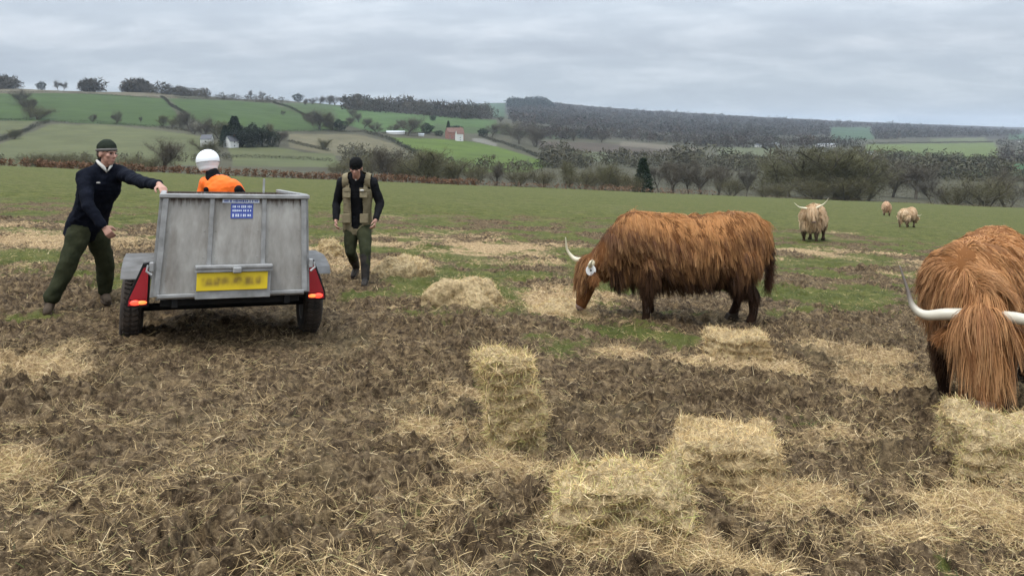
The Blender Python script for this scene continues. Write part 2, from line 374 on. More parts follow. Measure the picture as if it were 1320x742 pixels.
def field_mat():
    m, t, b = newmat('pasture_mud_and_grass')
    tcn = N(t, 'ShaderNodeTexCoord'); O = tcn.outputs['Object']
    def noise(sc, det=5, ro=.6, dist=0):
        n = N(t, 'ShaderNodeTexNoise'); n.inputs['Scale'].default_value = sc; n.inputs['Detail'].default_value = det; n.inputs['Roughness'].default_value = ro; n.inputs['Distortion'].default_value = dist
        L(t, O, n.inputs['Vector']); return n.outputs[0]
    def attr(a): n = N(t, 'ShaderNodeAttribute', attribute_name=a); return n.outputs['Fac']
    def math_(op, a, c):
        n = N(t, 'ShaderNodeMath', operation=op)
        for k, v in enumerate((a, c)):
            if isinstance(v, (int, float)): n.inputs[k].default_value = v
            else: L(t, v, n.inputs[k])
        return n.outputs[0]
    def mixc(f, a, c):
        n = N(t, 'ShaderNodeMix', data_type='RGBA'); L(t, f, n.inputs[0])
        for k, v in ((6, a), (7, c)):
            if isinstance(v, tuple): n.inputs[k].default_value = v+(1,)
            else: L(t, v, n.inputs[k])
        return n.outputs[2]
    def sm(v, lo, hi): n = N(t, 'ShaderNodeMapRange', interpolation_type='SMOOTHSTEP'); L(t, v, n.inputs[0]); n.inputs[1].default_value = lo; n.inputs[2].default_value = hi; return n.outputs[0]
    mud = ramp(t, [(.34, (.011, .007, .004)), (.46, (.043, .028, .0155)), (.56, (.105, .071, .040)), (.68, (.26, .19, .112))]); L(t, noise(15, 8, .78, .7), mud.inputs[0])
    lit = ramp(t, [(.3, (.11, .070, .034)), (.7, (.38, .27, .145))]); L(t, noise(60, 4, .7, 1.5), lit.inputs[0])
    litm = sm(noise(9, 8, .8, .8), .48, .60)
    c = mixc(math_('MULTIPLY', litm, .5), mud.outputs[0], lit.outputs[0])
    gcol = ramp(t, [(.32, (.032, .039, .009)), (.5, (.069, .078, .018)), (.68, (.135, .125, .038))]); L(t, noise(2.2, 9, .78, .5), gcol.inputs[0])
    gm = math_('ADD', attr('grass'), math_('MULTIPLY', math_('SUBTRACT', noise(14, 5, .7, .4), .5), 1.3))
    gm = math_('ADD', gm, math_('MULTIPLY', math_('SUBTRACT', noise(2.6, 6, .75, .8), .5), .9))
    c = mixc(math_('MULTIPLY', sm(gm, .32, .62), .92), c, gcol.outputs[0])
    hcol = ramp(t, [(.32, (.07, .043, .020)), (.47, (.24, .16, .082)), (.64, (.50, .365, .205))]); L(t, noise(26, 6, .75, 1.2), hcol.inputs[0])
    hm = math_('ADD', attr('hay'), math_('MULTIPLY', math_('SUBTRACT', noise(9, 7, .75, .8), .5), 1.2))
    hm = math_('ADD', hm, math_('MULTIPLY', math_('SUBTRACT', noise(1.7, 5, .7, .8), .5), .9))
    c = mixc(sm(hm, .36, .60), c, hcol.outputs[0])
    c = mixc(math_('MULTIPLY', sm(noise(.45, 9, .72, 1.2), .50, .72), .45), c, (.15, .115, .06))
    L(t, c, b.inputs['Base Color']); b.inputs['Roughness'].default_value = .85; b.inputs['Specular IOR Level'].default_value = .08
    bp = N(t, 'ShaderNodeBump'); bp.inputs['Strength'].default_value = .8; bp.inputs['Distance'].default_value = .02; L(t, noise(55, 4, .7, .5), bp.inputs['Height']); L(t, bp.outputs[0], b.inputs['Normal'])
    return m
M_field = field_mat()
V, Fc, h_, g_, tr_ = field_mesh()
tag(mesh_np('ground', V, Fc, M_field, smooth=True, attrs={'hay': h_, 'grass': g_}), kind='structure')
# the rest of the pasture, beside and behind the viewpoint
def back_mesh():
    ths = np.linspace(math.radians(36.5), math.radians(360-46.6), 120); rs = np.geomspace(.02, 150, 40)
    px0, px1 = -380, 1700
    a0 = math.atan2((px1-660)/F, 1); a1 = 2*math.pi+math.atan2((px0-660)/F, 1)
    ths = np.linspace(a0, a1, 130)
    T, R_ = np.meshgrid(ths, rs, indexing='ij'); X = np.sin(T)*R_; Y = np.cos(T)*R_
    Z = GA*X+GB*Y+swell(X, Y)+.03*pn(X*2, Y*2, 7)
    i = np.arange(X.size).reshape(X.shape); Fc = np.stack([i[:-1, :-1], i[:-1, 1:], i[1:, 1:], i[1:, :-1]], -1).reshape(-1, 4)
    h, g, _ = masks(X.ravel(), np.abs(Y.ravel())+3)
    n = X.size
    return np.stack([X.ravel(), Y.ravel(), Z.ravel()], 1), Fc, h*.5, g
V, Fc, h_, g_ = back_mesh()
tag(mesh_np('ground', V, Fc, M_field, smooth=True, attrs={'hay': h_, 'grass': g_}), kind='structure')

# ---- strands: thin bent ribbons
def ribbons(name, P0, D, Ln, Wd, mat, parent=None, seg=3, bend=.5, cols=None, grav=0.0, up=None, kink=.5, seed=0):
    """P0 roots (n,3), D unit directions (n,3), lengths, widths; random bends"""
    r = np.random.default_rng(seed); n = len(P0); pts = [P0]; d = D.copy()
    side = np.cross(d, r.normal(size=(n, 3))); side /= np.linalg.norm(side, axis=1)[:, None]+1e-9
    bd = r.normal(size=(n, 3))*bend
    for k in range(seg):
        d = d+bd/seg+r.normal(size=(n, 3))*kink/seg; d[:, 2] -= grav/seg
        d /= np.linalg.norm(d, axis=1)[:, None]+1e-9
        pts.append(pts[-1]+d*(Ln/seg)[:, None])
    Pt = np.stack(pts, 1)                                      # n, seg+1, 3
    tap = np.linspace(1, .55, seg+1)[None, :, None]
    w = (side*(Wd/2)[:, None])[:, None, :]*tap
    V = np.stack([Pt-w, Pt+w], 2).reshape(-1, 3)              # n,(seg+1),2
    b = (np.arange(n)*(seg+1)*2)[:, None]+np.arange(seg)[None, :]*2
    Fc = np.stack([b, b+1, b+3, b+2], -1).reshape(-1, 4)
    cc = None
    if cols is not None: cc = {'col': np.repeat(cols, (seg+1)*2, axis=0)}
    return V, Fc, cc
M_straw = attrmat('dry_straw', rough=.7, spec=.3)
M_blade = attrmat('grass_blades', rough=.6, spec=.3)
def straw_cols(n, r, dull=0):
    base = np.array([[.64, .46, .23], [.49, .34, .16], [.80, .62, .355], [.24, .155, .078], [.47, .40, .165]])
    p = np.array([.3, .25, .12, .25, .08]) if not dull else np.array([.20, .30, .07, .35, .08])
    return base[r.choice(5, n, p=p)]*r.uniform(.75, 1.2, (n, 1))
def scatter(n, ymin, ymax, r, power=1.0):
    """points in the view sector, evenly spread over the picture area"""
    px = r.uniform(-60, 1380, n); t = r.random(n)
    a, b = 1/ymax**power, 1/ymin**power
    y = (a+t*(b-a))**(-1/power)
    return y*(px-660)/F, y
r = np.random.default_rng(11)
x, y = scatter(820000, 2.5, 15, r, 1.3)
z, h, g = ground_h(x, y)
cl = sstep(-.1, .5, fbm(x*2.1, y*2.1, 301, 3)+.2)             # wisps lie in drifts
pr = np.clip(.03+.26*cl**3+1.0*sstep(.25, .62, h), 0, 1)
k = r.random(len(x)) < pr; x, y, z, h = x[k], y[k], z[k], h[k]; n = len(x)
D = r.normal(size=(n, 3)); D[:, 2] = np.abs(D[:, 2])*.28+.02; D[:, 0] *= 1.3; D /= np.linalg.norm(D, axis=1)[:, None]
Ln = r.uniform(.02, .10, n)*(1+1.0*(r.random(n) < .06)); Wd = r.uniform(.0012, .0028, n)*(1+sstep(5, 12, y)*1.1)
cols = straw_cols(n, r); dl = straw_cols(n, r, 1); kk = (h < .4); cols[kk] = dl[kk]*.9
V, Fc, cc = ribbons('straw', np.stack([x, y, z+.004], 1), D, Ln, Wd, M_straw, seg=3, bend=.8, cols=cols, grav=.55, kink=.6, seed=3)
tag(mesh_np('loose_straw', V, Fc, M_straw, cols=cc), 'loose straw and trampled hay strewn over the churned mud', 'straw', kind='stuff')
# grass blades
r = np.random.default_rng(12)
x, y = scatter(230000, 2.5, 26, r, 1.1)
z, h, g = ground_h(x, y)
pr = np.clip(sstep(.30, .75, g+.25*fbm(x*4, y*4, 311, 2))*1.0+.01, 0, 1)*(h < .6)
k = r.random(len(x)) < pr*.7; x, y, z = x[k], y[k], z[k]; n = len(x)
D = r.normal(size=(n, 3))*.55; D[:, 2] = np.abs(D[:, 2])+.7; D /= np.linalg.norm(D, axis=1)[:, None]
Ln = r.uniform(.02, .06, n); Wd = r.uniform(.002, .004, n)*(1+sstep(5, 20, y)*2.5)
base = np.array([[.050, .072, .018], [.09, .105, .028], [.035, .05, .014], [.18, .15, .065]])
cols = base[r.choice(4, n, p=[.35, .3, .2, .15])]*r.uniform(.8, 1.25, (n, 1))
V, Fc, cc = ribbons('g', np.stack([x, y, z-.004], 1), D, Ln, Wd, M_blade, seg=2, bend=.7, cols=cols, grav=.5, seed=4)
tag(mesh_np('grass', V, Fc, M_blade, cols=cc), 'short thin grass growing in patches through the mud', 'grass', kind='stuff')
# ---------------------------------------------------------------- valley and hills (a real height field beyond the pasture)
HPX = np.array([-700, -300, 0, 200, 400, 500, 600, 700, 800, 950, 1100, 1320, 1600, 2000.])
HD = np.array([300, 450, 650, 900, 1200, 1700, 2600, 4000, 7000, 14000.])
HROW = np.array([
 [216, 216, 216, 216, 222, 228, 232, 236, 241, 247, 253, 259, 264, 268],
 [198, 198, 198, 200, 209, 214, 219, 224, 228, 230, 234, 240, 246, 250],
 [163, 163, 163, 171, 186, 193, 200, 208, 212, 213, 216, 224, 228, 230],
 [124, 124, 124, 137, 158, 170, 180, 191, 197, 199, 203, 209, 212, 214],
 [112, 112, 113, 119, 138, 150, 160, 174, 184, 188, 192, 196, 200, 202],
 [118, 118, 121, 122, 132, 142, 147, 162, 172, 178, 184, 187, 190, 192],
 [132, 132, 132, 134, 139, 142, 144, 147, 155, 164, 171, 177, 180, 182],
 [142, 142, 142, 143, 143, 142, 134, 130, 140, 149, 158, 169, 172, 174],
 [152, 152, 152, 152, 151, 149, 145, 142, 146, 152, 157, 164.5, 168, 170],
 [169, 169, 169, 169, 169, 169, 169, 169, 169, 169, 169, 169, 169, 169.]])
def hill_row(px, d):
    px = np.asarray(px, float); d = np.asarray(d, float); px, d = np.broadcast_arrays(px, d)
    ye = Yedge(px); er = edge_row(px)
    rows = np.stack([np.interp(px, HPX, HROW[k]) for k in range(len(HD))], 0)
    ld = np.log(d); lk = [np.log(ye), np.log(ye*1.02+2), np.log(ye*1.18+8)]
    kn = [er+.6, er+2.0, np.maximum(er+4, rows[0])]
    K = np.stack(lk+[np.full(px.shape, math.log(v)) for v in HD], 0); R_ = np.stack(kn+list(rows), 0)
    out = R_[0].copy()
    for k in range(len(K)-1):
        m = (ld >= K[k])
        t = np.clip((ld-K[k])/np.maximum(K[k+1]-K[k], 1e-6), 0, 1)
        out = np.where(m, R_[k]+(R_[k+1]-R_[k])*t, out)
    return out
def hill_smooth(px, d):
    r_ = 0; ws = 0
    for k, w in ((-.08, 1), (-.04, 2), (0, 3), (.04, 2), (.08, 1)):
        dd = np.maximum(d*(1+k), Yedge(px)*1.001); r_ = r_+w*hill_row(px, dd); ws += w
    b = np.clip((d/Yedge(px)-1.3)/.3, 0, 1)
    r0 = hill_row(px, d)
    return r0*(1-b)+(r_/ws)*b
def hill_pt(px, d):
    px = np.asarray(px, float); d = np.asarray(d, float)
    r_ = hill_smooth(px, d)
    z = CH+d*(HR-r_)/F
    X = d*(px-660)/F
    z = z+fbm(X/160, d/160, 201, 3)*2.2*sstep(320, 700, d)*(1-sstep(9000, 14000, d))*(1+d/2500)
    return X, d, z
_dd = np.geomspace(235, 7000, 260)
def HP(px, row):
    """first valley/hill point seen at this place of the picture"""
    X, Y, Z = hill_pt(np.full(260, float(px)), _dd); rr = HR-(Z-CH)*F/Y
    k = np.argmax(rr <= row) if (rr <= row).any() else int(np.argmin(rr))
    return Vector((X[k], Y[k], Z[k]))
def inpoly(x, y, poly):
    c = np.zeros(x.shape, bool); n = len(poly); j = n-1
    for i in range(n):
        xi, yi = poly[i]; xj, yj = poly[j]
        c ^= ((yi > y) != (yj > y)) & (x < (xj-xi)*(y-yi)/(yj-yi+1e-9)+xi); j = i
    return c
GRN, GRN2, OLV, KHK, BRT, PLW, TEAL, SCR, WOODC = (.075, .115, .030), (.085, .120, .040), (.150, .155, .068), (.19, .165, .095), (.125, .175, .033), (.115, .088, .062), (.085, .135, .070), (.115, .105, .065), (.070, .058, .042)
FIELDS = [([(-60, 102), (100, 108), (215, 116), (230, 128), (210, 127), (100, 122), (-60, 120)], (.19, .16, .10)),
 ([(-400, 120), (0, 121), (60, 120), (130, 121), (212, 127), (222, 140), (236, 156), (210, 163), (120, 160), (70, 156), (-400, 152)], GRN),
 ([(217, 127), (300, 130), (348, 133), (385, 146), (428, 162), (436, 168), (340, 170), (262, 160), (240, 150)], GRN),
 ([(-400, 158), (44, 156), (20, 172), (-400, 190)], OLV), ([(-400, 195), (0, 186), (66, 160), (130, 161), (205, 168), (262, 176), (262, 213), (-400, 220)], OLV),
 ([(352, 133), (420, 134), (470, 140), (440, 160), (400, 150)], GRN2), ([(430, 138), (520, 146), (640, 155), (644, 166), (600, 170), (480, 170), (440, 160)], (.095, .155, .045)),
 ([(372, 173), (462, 173), (508, 186), (530, 200), (470, 206), (430, 200), (372, 190)], KHK),
 ([(300, 192), (430, 198), (440, 216), (300, 214)], (.14, .15, .065)), ([(290, 180), (372, 192), (420, 202), (300, 206)], OLV),
 ([(500, 177), (560, 179), (610, 183), (640, 189), (716, 212), (680, 222), (600, 222), (545, 200)], BRT),
 ([(640, 160), (700, 172), (760, 176), (720, 180), (650, 172)], (.10, .12, .06)),
 ([(690, 182), (800, 186), (900, 196), (880, 204), (760, 200), (700, 196)], PLW), ([(720, 194), (780, 196), (800, 208), (730, 208)], (.14, .15, .08)),
 ([(800, 182), (905, 191), (902, 197), (800, 188)], (.20, .17, .12)),
 ([(590, 130), (650, 133), (652, 152), (600, 150)], TEAL), ([(1070, 164), (1120, 164), (1128, 180), (1072, 180)], TEAL),
 ([(1116, 186), (1282, 184), (1292, 207), (1190, 202), (1118, 196)], (.165, .20, .065)), ([(1190, 207), (1420, 214), (1420, 232), (1230, 224), (1190, 216)], (.075, .15, .06)),
 ([(1200, 179), (1270, 177), (1272, 182), (1200, 183)], (.17, .18, .09)), ([(1300, 172), (1420, 172), (1420, 180), (1300, 180)], TEAL),
 ([(950, 205), (1010, 207), (1010, 218), (940, 216)], (.20, .18, .12)), ([(925, 190), (1000, 190), (1000, 202), (925, 200)], (.16, .17, .09)),
 ([(560, 160), (640, 166), (650, 172), (560, 172)], GRN2), ([(608, 178), (625, 179), (642, 186), (640, 189), (610, 182)], (.24, .225, .18))]
pxs = np.concatenate([np.linspace(-700, -60, 40), np.arange(-50, 1371, 2.6), np.linspace(1380, 2000, 40)])
u = np.linspace(0, 1, 520)
ye = Yedge(pxs)*.985
Yg = ye[:, None]*(14000/ye[:, None])**u[None, :]
Xg, Yg, Zg = hill_pt(np.repeat(pxs[:, None], len(u), 1), np.maximum(Yg, Yedge(pxs)[:, None]*1.0001)); Yg = Yg.copy()
Zg[:, 0] -= .5
rowg = HR-(Zg-CH)*F/Yg; pxg = np.repeat(pxs[:, None], len(u), 1)
colr = np.zeros(Xg.shape+(3,)); colr[:] = SCR
nn = fbm(Xg/120, Yg/120, 221, 4)
colr *= (1+.35*nn)[..., None]
far = Yg > 2300; colr[far] = WOODC
jx = 1.2*pn(Xg/30, Yg/30, 230); jy = .5*pn(Xg/30, Yg/30, 231)
for poly, c in FIELDS:
    m = inpoly(pxg+jx, rowg+jy, poly)
    colr[m] = np.array(c)*(1+.14*nn[m])[:, None]
i = np.arange(Xg.size).reshape(Xg.shape)
Fc = np.stack([i[:-1, :-1], i[1:, :-1], i[1:, 1:], i[:-1, 1:]], -1).reshape(-1, 4)
colr *= .52
M_hill = attrmat('far_fields', rough=.95, spec=.1, nscale=.035, namp=.22)
tag(mesh_np('hills', np.stack([Xg.ravel(), Yg.ravel(), Zg.ravel()], 1), Fc, M_hill, smooth=True, cols={'col': colr.reshape(-1, 3)}), kind='structure')

# ---------------------------------------------------------------- trees (winter): trunk + limbs + twig mass
M_bark = pmat('bark', (.055, .047, .034), (.10, .085, .062), 3, .9)
M_twig_b = attrmat('bare_twigs', rough=.9, spec=.1)
def tree_template(kind, seed):
    """returns (trunk MB, crown verts, faces, cols); about unit height 10 m"""
    r = random.Random(seed); R_ = np.random.default_rng(seed); tr = MB(); tips = []
    H = 10.0
    sp = {'bare': (.62, .24, 5), 'tall': (.38, .20, 5), 'bush': (.85, .10, 4), 'conifer': (.22, .1, 2), 'yew': (.3, .1, 2), 'round': (.60, .16, 4)}[kind]
    def grow(p, d, ln, rad, lev):
        q = p; pts = [p]; dd = d
        for k in range(3):
            dd = (dd+Vector((r.gauss(0, .12), r.gauss(0, .12), r.gauss(.03, .08)))).normalized(); q = q+dd*ln/3; pts.append(q)
        tr.tube(pts, [rad, rad*.85, rad*.72, rad*.6], 5 if lev < 2 else 3, cap=False)
        if lev >= sp[2]-1 or rad < .012: tips.append((pts[1], 0)); tips.append((q, 0)); return
        if lev >= 1: tips.append((pts[2], 1))
        nb = r.choice([3, 3, 4]) if lev < 3 else 3
        for b in range(nb):
            a = r.uniform(0, 6.28); sprd = r.uniform(.35, .95)*(1.1 if kind != 'tall' else .6)
            o = Vector((math.cos(a), math.sin(a), 0))
            nd = (dd*1.0+o*sprd+Vector((0, 0, .12))).normalized()
            st = pts[3] if b < 2 else pts[r.choice([1, 2])]
            grow(st, nd, ln*r.uniform(.62, .85), rad*.56, lev+1)
    if kind in ('bare', 'tall', 'round'):
        grow(Vector((0, 0, -.6)), Vector((r.gauss(0, .05), r.gauss(0, .05), 1)), {'bare': H*.13, 'tall': H*.26, 'round': H*.08}[kind], {'round': .09, 'bare': .15}.get(kind, .18), 0)
    elif kind == 'bush':
        for k in range(6):
            a = r.uniform(0, 6.28); grow(Vector((0, 0, -.6)), Vector((math.cos(a)*.75, math.sin(a)*.75, 1)).normalized(), H*.28, .10, 1)
    else:
        tr.tube([(0, 0, -.5), (0, 0, 5), (0, 0, 9.6)], [.22, .14, .03], 6)
    T = np.array([list(t[0]) for t in tips]) if tips else np.zeros((0, 3))
    if kind == 'yew':
        n = 4200; u3 = R_.normal(size=(n, 3)); u3 /= np.linalg.norm(u3, axis=1)[:, None]; lob = 1+.22*np.sin(u3[:, 0]*5+seed)+.18*np.sin(u3[:, 1]*7+seed*2)+.15*np.sin(u3[:, 2]*6)
        rr = R_.uniform(.55, 1, n)**.5*lob; Pn = u3*rr[:, None]*np.array([3.0, 3.0, 4.1])+np.array([0, 0, 4.6]); D = u3+R_.normal(0, .5, (n, 3)); ln = R_.uniform(.2, .5, n); wd = R_.uniform(.12, .26, n)
        base = np.array([[.026, .034, .018], [.040, .048, .026], [.018, .024, .014]])
    elif kind == 'conifer':
        n = 3800; zz = R_.uniform(.5, 10, n); rr = (1-zz/10.4)**.8*2.1*np.sqrt(R_.uniform(.35, 1, n))*(1+.18*np.sin(zz*5+R_.normal(0, .3, n))); a = R_.uniform(0, 6.28, n)
        Pn = np.stack([rr*np.cos(a), rr*np.sin(a), zz], 1); D = np.stack([np.cos(a), np.sin(a), -.25+0*a], 1)+R_.normal(0, .35, (n, 3)); ln = R_.uniform(.25, .6, n); wd = R_.uniform(.10, .22, n)
        base = np.array([[.022, .038, .016], [.035, .055, .022], [.015, .026, .013]])
    else:
        # scale so the crown top is 10
        zmax = T[:, 2].max(); s = 9.3/zmax; tr.v = [(x*s, y*s, z*s) for x, y, z in tr.v]; T *= s
        n = {'bare': 9000, 'tall': 5000, 'bush': 9000, 'round': 12000}[kind]
        j = R_.integers(0, len(T), n); Pn = T[j]+R_.normal(0, .40 if kind != 'bush' else .6, (n, 3))
        q = R_.random(n) < {'bare': .5, 'tall': .22, 'bush': .68, 'round': .7}[kind]; sd3 = T.std(0)*1.25
        u3 = R_.normal(size=(n, 3)); u3 /= np.linalg.norm(u3, axis=1)[:, None]; u3 *= R_.uniform(.3, 1.25, (n, 1))
        lob = 1+.25*np.sin(np.arctan2(u3[:, 1], u3[:, 0])*4+seed)[:, None]
        low = {'bare': 4.5, 'tall': 5.0, 'bush': 3.6, 'round': 3.9}[kind]
        E = np.array([T[:, 0].mean(), T[:, 1].mean(), low+.4])+u3*lob*np.array([sd3[0]*1.25, sd3[1]*1.25, low*.92])
        Pn = np.where(q[:, None], E, Pn); Pn[:, 2] = np.maximum(Pn[:, 2], .1)
        c = np.array([0, 0, 4.]); D = (Pn-c); D /= np.linalg.norm(D, axis=1)[:, None]+.01; D = D*.45+R_.normal(0, .6, (n, 3)); D[:, 2] += .45
        ln = R_.uniform(.35, 1.0, n); wd = R_.uniform(.020, .048, n)*(1.15 if kind in ('bush', 'round') else 1)
        base = {'bare': np.array([[.115, .095, .070], [.085, .072, .055], [.14, .12, .085]]), 'tall': np.array([[.10, .09, .072], [.13, .115, .09], [.08, .07, .055]]),
                'bush': np.array([[.125, .110, .055], [.085, .076, .04], [.165, .145, .075]]), 'round': np.array([[.125, .115, .055], [.085, .078, .04], [.165, .15, .078]])}[kind]
    D /= np.linalg.norm(D, axis=1)[:, None]
    cl = (base[R_.integers(0, 3, n)]*.5+base.mean(0)*.5)*R_.uniform(.88, 1.14, (n, 1))
    V, Fc, cc = ribbons('x', Pn, D, ln, wd, None, seg=1, bend=.4, cols=cl, seed=seed)
    return tr, V, Fc, cc['col']*.78
TREE = {}
def tree_meshes(kind, seed):
    k = (kind, seed)
    if k not in TREE:
        tr, V, Fc, cl = tree_template(kind, seed)
        a = tr.build('trunk', M_bark, fixn=False); b = mesh_np('crown', V, Fc, M_twig_b, cols={'col': cl})
        # one-mesh version for trees too small to show their parts
        nv = len(tr.v); tv = np.array([list(v) for v in tr.v], np.float32)
        q = np.array([f if len(f) == 4 else (f[0], f[1], f[2], f[2]) for f in tr.f if len(f) == 4], np.int32)
        VV = np.vstack([tv, V]); FF = np.vstack([q, Fc+nv]); C_ = np.vstack([np.tile([.085, .072, .052] if kind != 'yew' else [.03, .03, .02], (nv, 1)), cl])
        c = mesh_np('tree_whole', VV, FF, M_twig_b, cols={'col': C_})
        TREE[k] = (a.data, b.data, c.data)
        for o in (a, b, c): bpy.data.objects.remove(o)
    return TREE[k]
NAMES = {'bare': 'bare_tree', 'tall': 'bare_tree', 'round': 'scrub_tree', 'bush': 'bush', 'conifer': 'evergreen_tree', 'yew': 'evergreen_tree'}
def tree(kind, px, d, top_row=None, h=None, wide=1.0, label=None, group=None, parts=True, seed=None, dark=False):
    X, Y, Z = [float(v) for v in hill_pt(np.array([px]), np.array([d]))] if True else None
    if h is None: h = CH+Y*(HR-top_row)/F-Z
    h = max(h, 1.2)
    sd_ = seed if seed is not None else random.choice([1, 2, 3, 4, 5])
    a, b, c = tree_meshes(kind, sd_)
    s = h/10
    M = Matrix.Translation((X, Y, Z)) @ Matrix.Rotation(random.uniform(0, 6.28), 4, 'Z') @ Matrix.Diagonal((s*wide, s*wide, s, 1))
    nm = NAMES[kind]; cat = 'bush' if kind == 'bush' else 'tree'
    if parts:
        o = bpy.data.objects.new(nm, None); COL.objects.link(o); o.matrix_world = M; o.empty_display_size = .3
        for n_, me in (('trunk', a), ('crown', b)): link(bpy.data.objects.new(n_, me), o)
    else:
        o = bpy.data.objects.new(nm, c); COL.objects.link(o); o.matrix_world = M
    return tag(o, label, cat, group)
def DR(px, row): p = HP(px, row); return p.y
# --- trees just beyond the pasture edge, individually placed
tree('round', 1078, 250, 184, wide=1.45, label='huge spreading olive-brown scrub tree behind the cream cow with raised horns', seed=1)
tree('round', 1046, 256, 188, wide=1.3, label='tall olive-brown tree pressed against the huge scrub tree above the cream cow', seed=5)
tree('round', 1018, 262, 197, wide=1.4, label='broad olive-brown tree joined to the huge scrub tree, on its trailer side', seed=2)
tree('round', 1120, 262, 205, wide=1.4, label='lower olive tree filling the slope just past the huge scrub tree', seed=3)
tree('bush', 1050, 244, 226, wide=1.8, label='low olive bush at the foot of the huge scrub tree', seed=2)
tree('bush', 1092, 246, 222, wide=1.7, label='wide low bush on the pasture edge under the huge scrub tree', seed=3)
tree('bare', 1150, 300, 207, wide=1.2, label='dark bare tree above the small tan cow far off', seed=1)
tree('bare', 1182, 290, 208, wide=1.2, label='dark leafless tree above the small cream cow far off', seed=2)
tree('tall', 1203, 232, 226, wide=1.1, label='pale thin forked tree standing on the pasture edge between the two russet-topped bushes', seed=3)
tree('bush', 1228, 236, 232, wide=1.3, label='brownish domed bush just past the pale forked tree', seed=2)
tree('bush', 1268, 238, 220, wide=1.5, label='big domed green-brown bush at the pasture edge above the nearest cow', seed=1)
tree('bare', 1300, 262, 214, wide=1.1, label='dark bare tree behind the big domed bush', seed=3)
tree('bare', 1335, 250, 226, wide=1.1, label='bare tree cut by the frame past the big domed bush', seed=1)
tree('conifer', 829, 215, 204, wide=1.5, label='dark green conical evergreen in the row above the grazing cow', seed=1)
tree('bush', 812, 212, 220, wide=.9, label='small dark bush leaning against the conical evergreen', seed=3)
tree('tall', 962, 228, 212, wide=1.0, label='slender crooked bare tree standing alone behind the grazing cow rump', seed=1)
tree('bush', 1003, 238, 232, wide=1.3, label='brown thorn bush between the slender crooked tree and the huge scrub tree', seed=1)
tree('bush', 985, 236, 238, wide=1.1, label='low russet bush at the foot of the slender crooked tree', seed=2)
for px, top, k, w in [(730, 206, 'round', 1.2), (752, 210, 'bush', 1.2), (775, 208, 'round', 1.1), (850, 214, 'tall', 1.2), (868, 208, 'bare', 1.1), (888, 212, 'tall', 1.2), (905, 206, 'bare', 1.1), (925, 214, 'bare', 1.0), (942, 222, 'bush', 1.1), (795, 214, 'bush', 1.2)]:
    tree(k, px, 225+random.uniform(0, 40), top, wide=w, label='brown leafless tree in the row directly beyond the pasture edge behind the grazing cow', group='bare trees in the row behind the grazing cow')
for px, top, k, w in [(468, 196, 'bush', 1.3), (495, 188, 'bare', 1.2), (520, 196, 'bush', 1.3), (545, 190, 'round', 1.3), (568, 200, 'bush', 1.4), (590, 202, 'round', 1.2), (612, 208, 'bush', 1.2), (640, 206, 'bare', 1.0), (668, 212, 'bush', 1.2), (700, 214, 'bush', 1.3), (515, 205, 'bush', 1.5), (440, 204, 'bush', 1.2), (560, 208, 'bush', 1.5)]:
    tree(k, px, 205+random.uniform(0, 60), top, wide=w, label='grey-brown winter tree in the thicket below the bright green field', group='trees of the thicket below the farmhouse field')
for px, top, k, w in [(60, 194, 'bush', 1.8), (88, 196, 'bush', 1.7), (110, 198, 'bush', 1.5), (165, 196, 'bush', 1.7), (45, 196, 'bush', 1.3), (190, 199, 'bush', 1.4)]:
    tree(k, px, 170+random.uniform(0, 30), top, wide=w, label='low grey-brown bush in the thicket behind the man leaning on the trailer', group='bushes behind the leaning man')
tree('bare', 210, 175, 178, wide=1.0, label='wide bare tree over the outstretched arm of the leaning man', seed=2)
tree('round', 1098, 330, 190, wide=1.3, label='grey tree on the slope below the white barn roofs', seed=1)
EV = [(302, 150, 9), (312, 158, 8), (326, 156, 8), (338, 160, 7), (290, 162, 6), (352, 166, 6)]
for i_, (px, top, w) in enumerate(EV):
    tree('conifer' if i_ in (0, 4) else 'yew', px, DR(px, 190), top, wide=(1.8, 1.5, 1.3, 1.5, 1.5, 1.2)[i_], parts=False, label='dark evergreen in the clump beside the white-gabled cottage', group='evergreens beside the white-gabled cottage')
tree('round', 262, DR(262, 200), 178, wide=1.5, parts=False, label='dark rounded tree behind the white riding helmet', seed=2)
for px, base, top, w in [(265, 178, 150, 1.0), (280, 180, 155, 1.2), (245, 168, 143, 1.1), (232, 166, 148, 1.1), (208, 163, 148, 1.0), (222, 165, 150, 1.2), (345, 178, 158, 1.2), (360, 186, 168, 1.1), (250, 174, 158, 1.3), (296, 176, 160, 1.1)]:
    tree(random.choice(['bare', 'bush', 'round']), px, DR(px, base), top, wide=w, parts=False, label='bare tree of the straggling clump above the white-gabled cottage', group='bare trees above the white-gabled cottage')
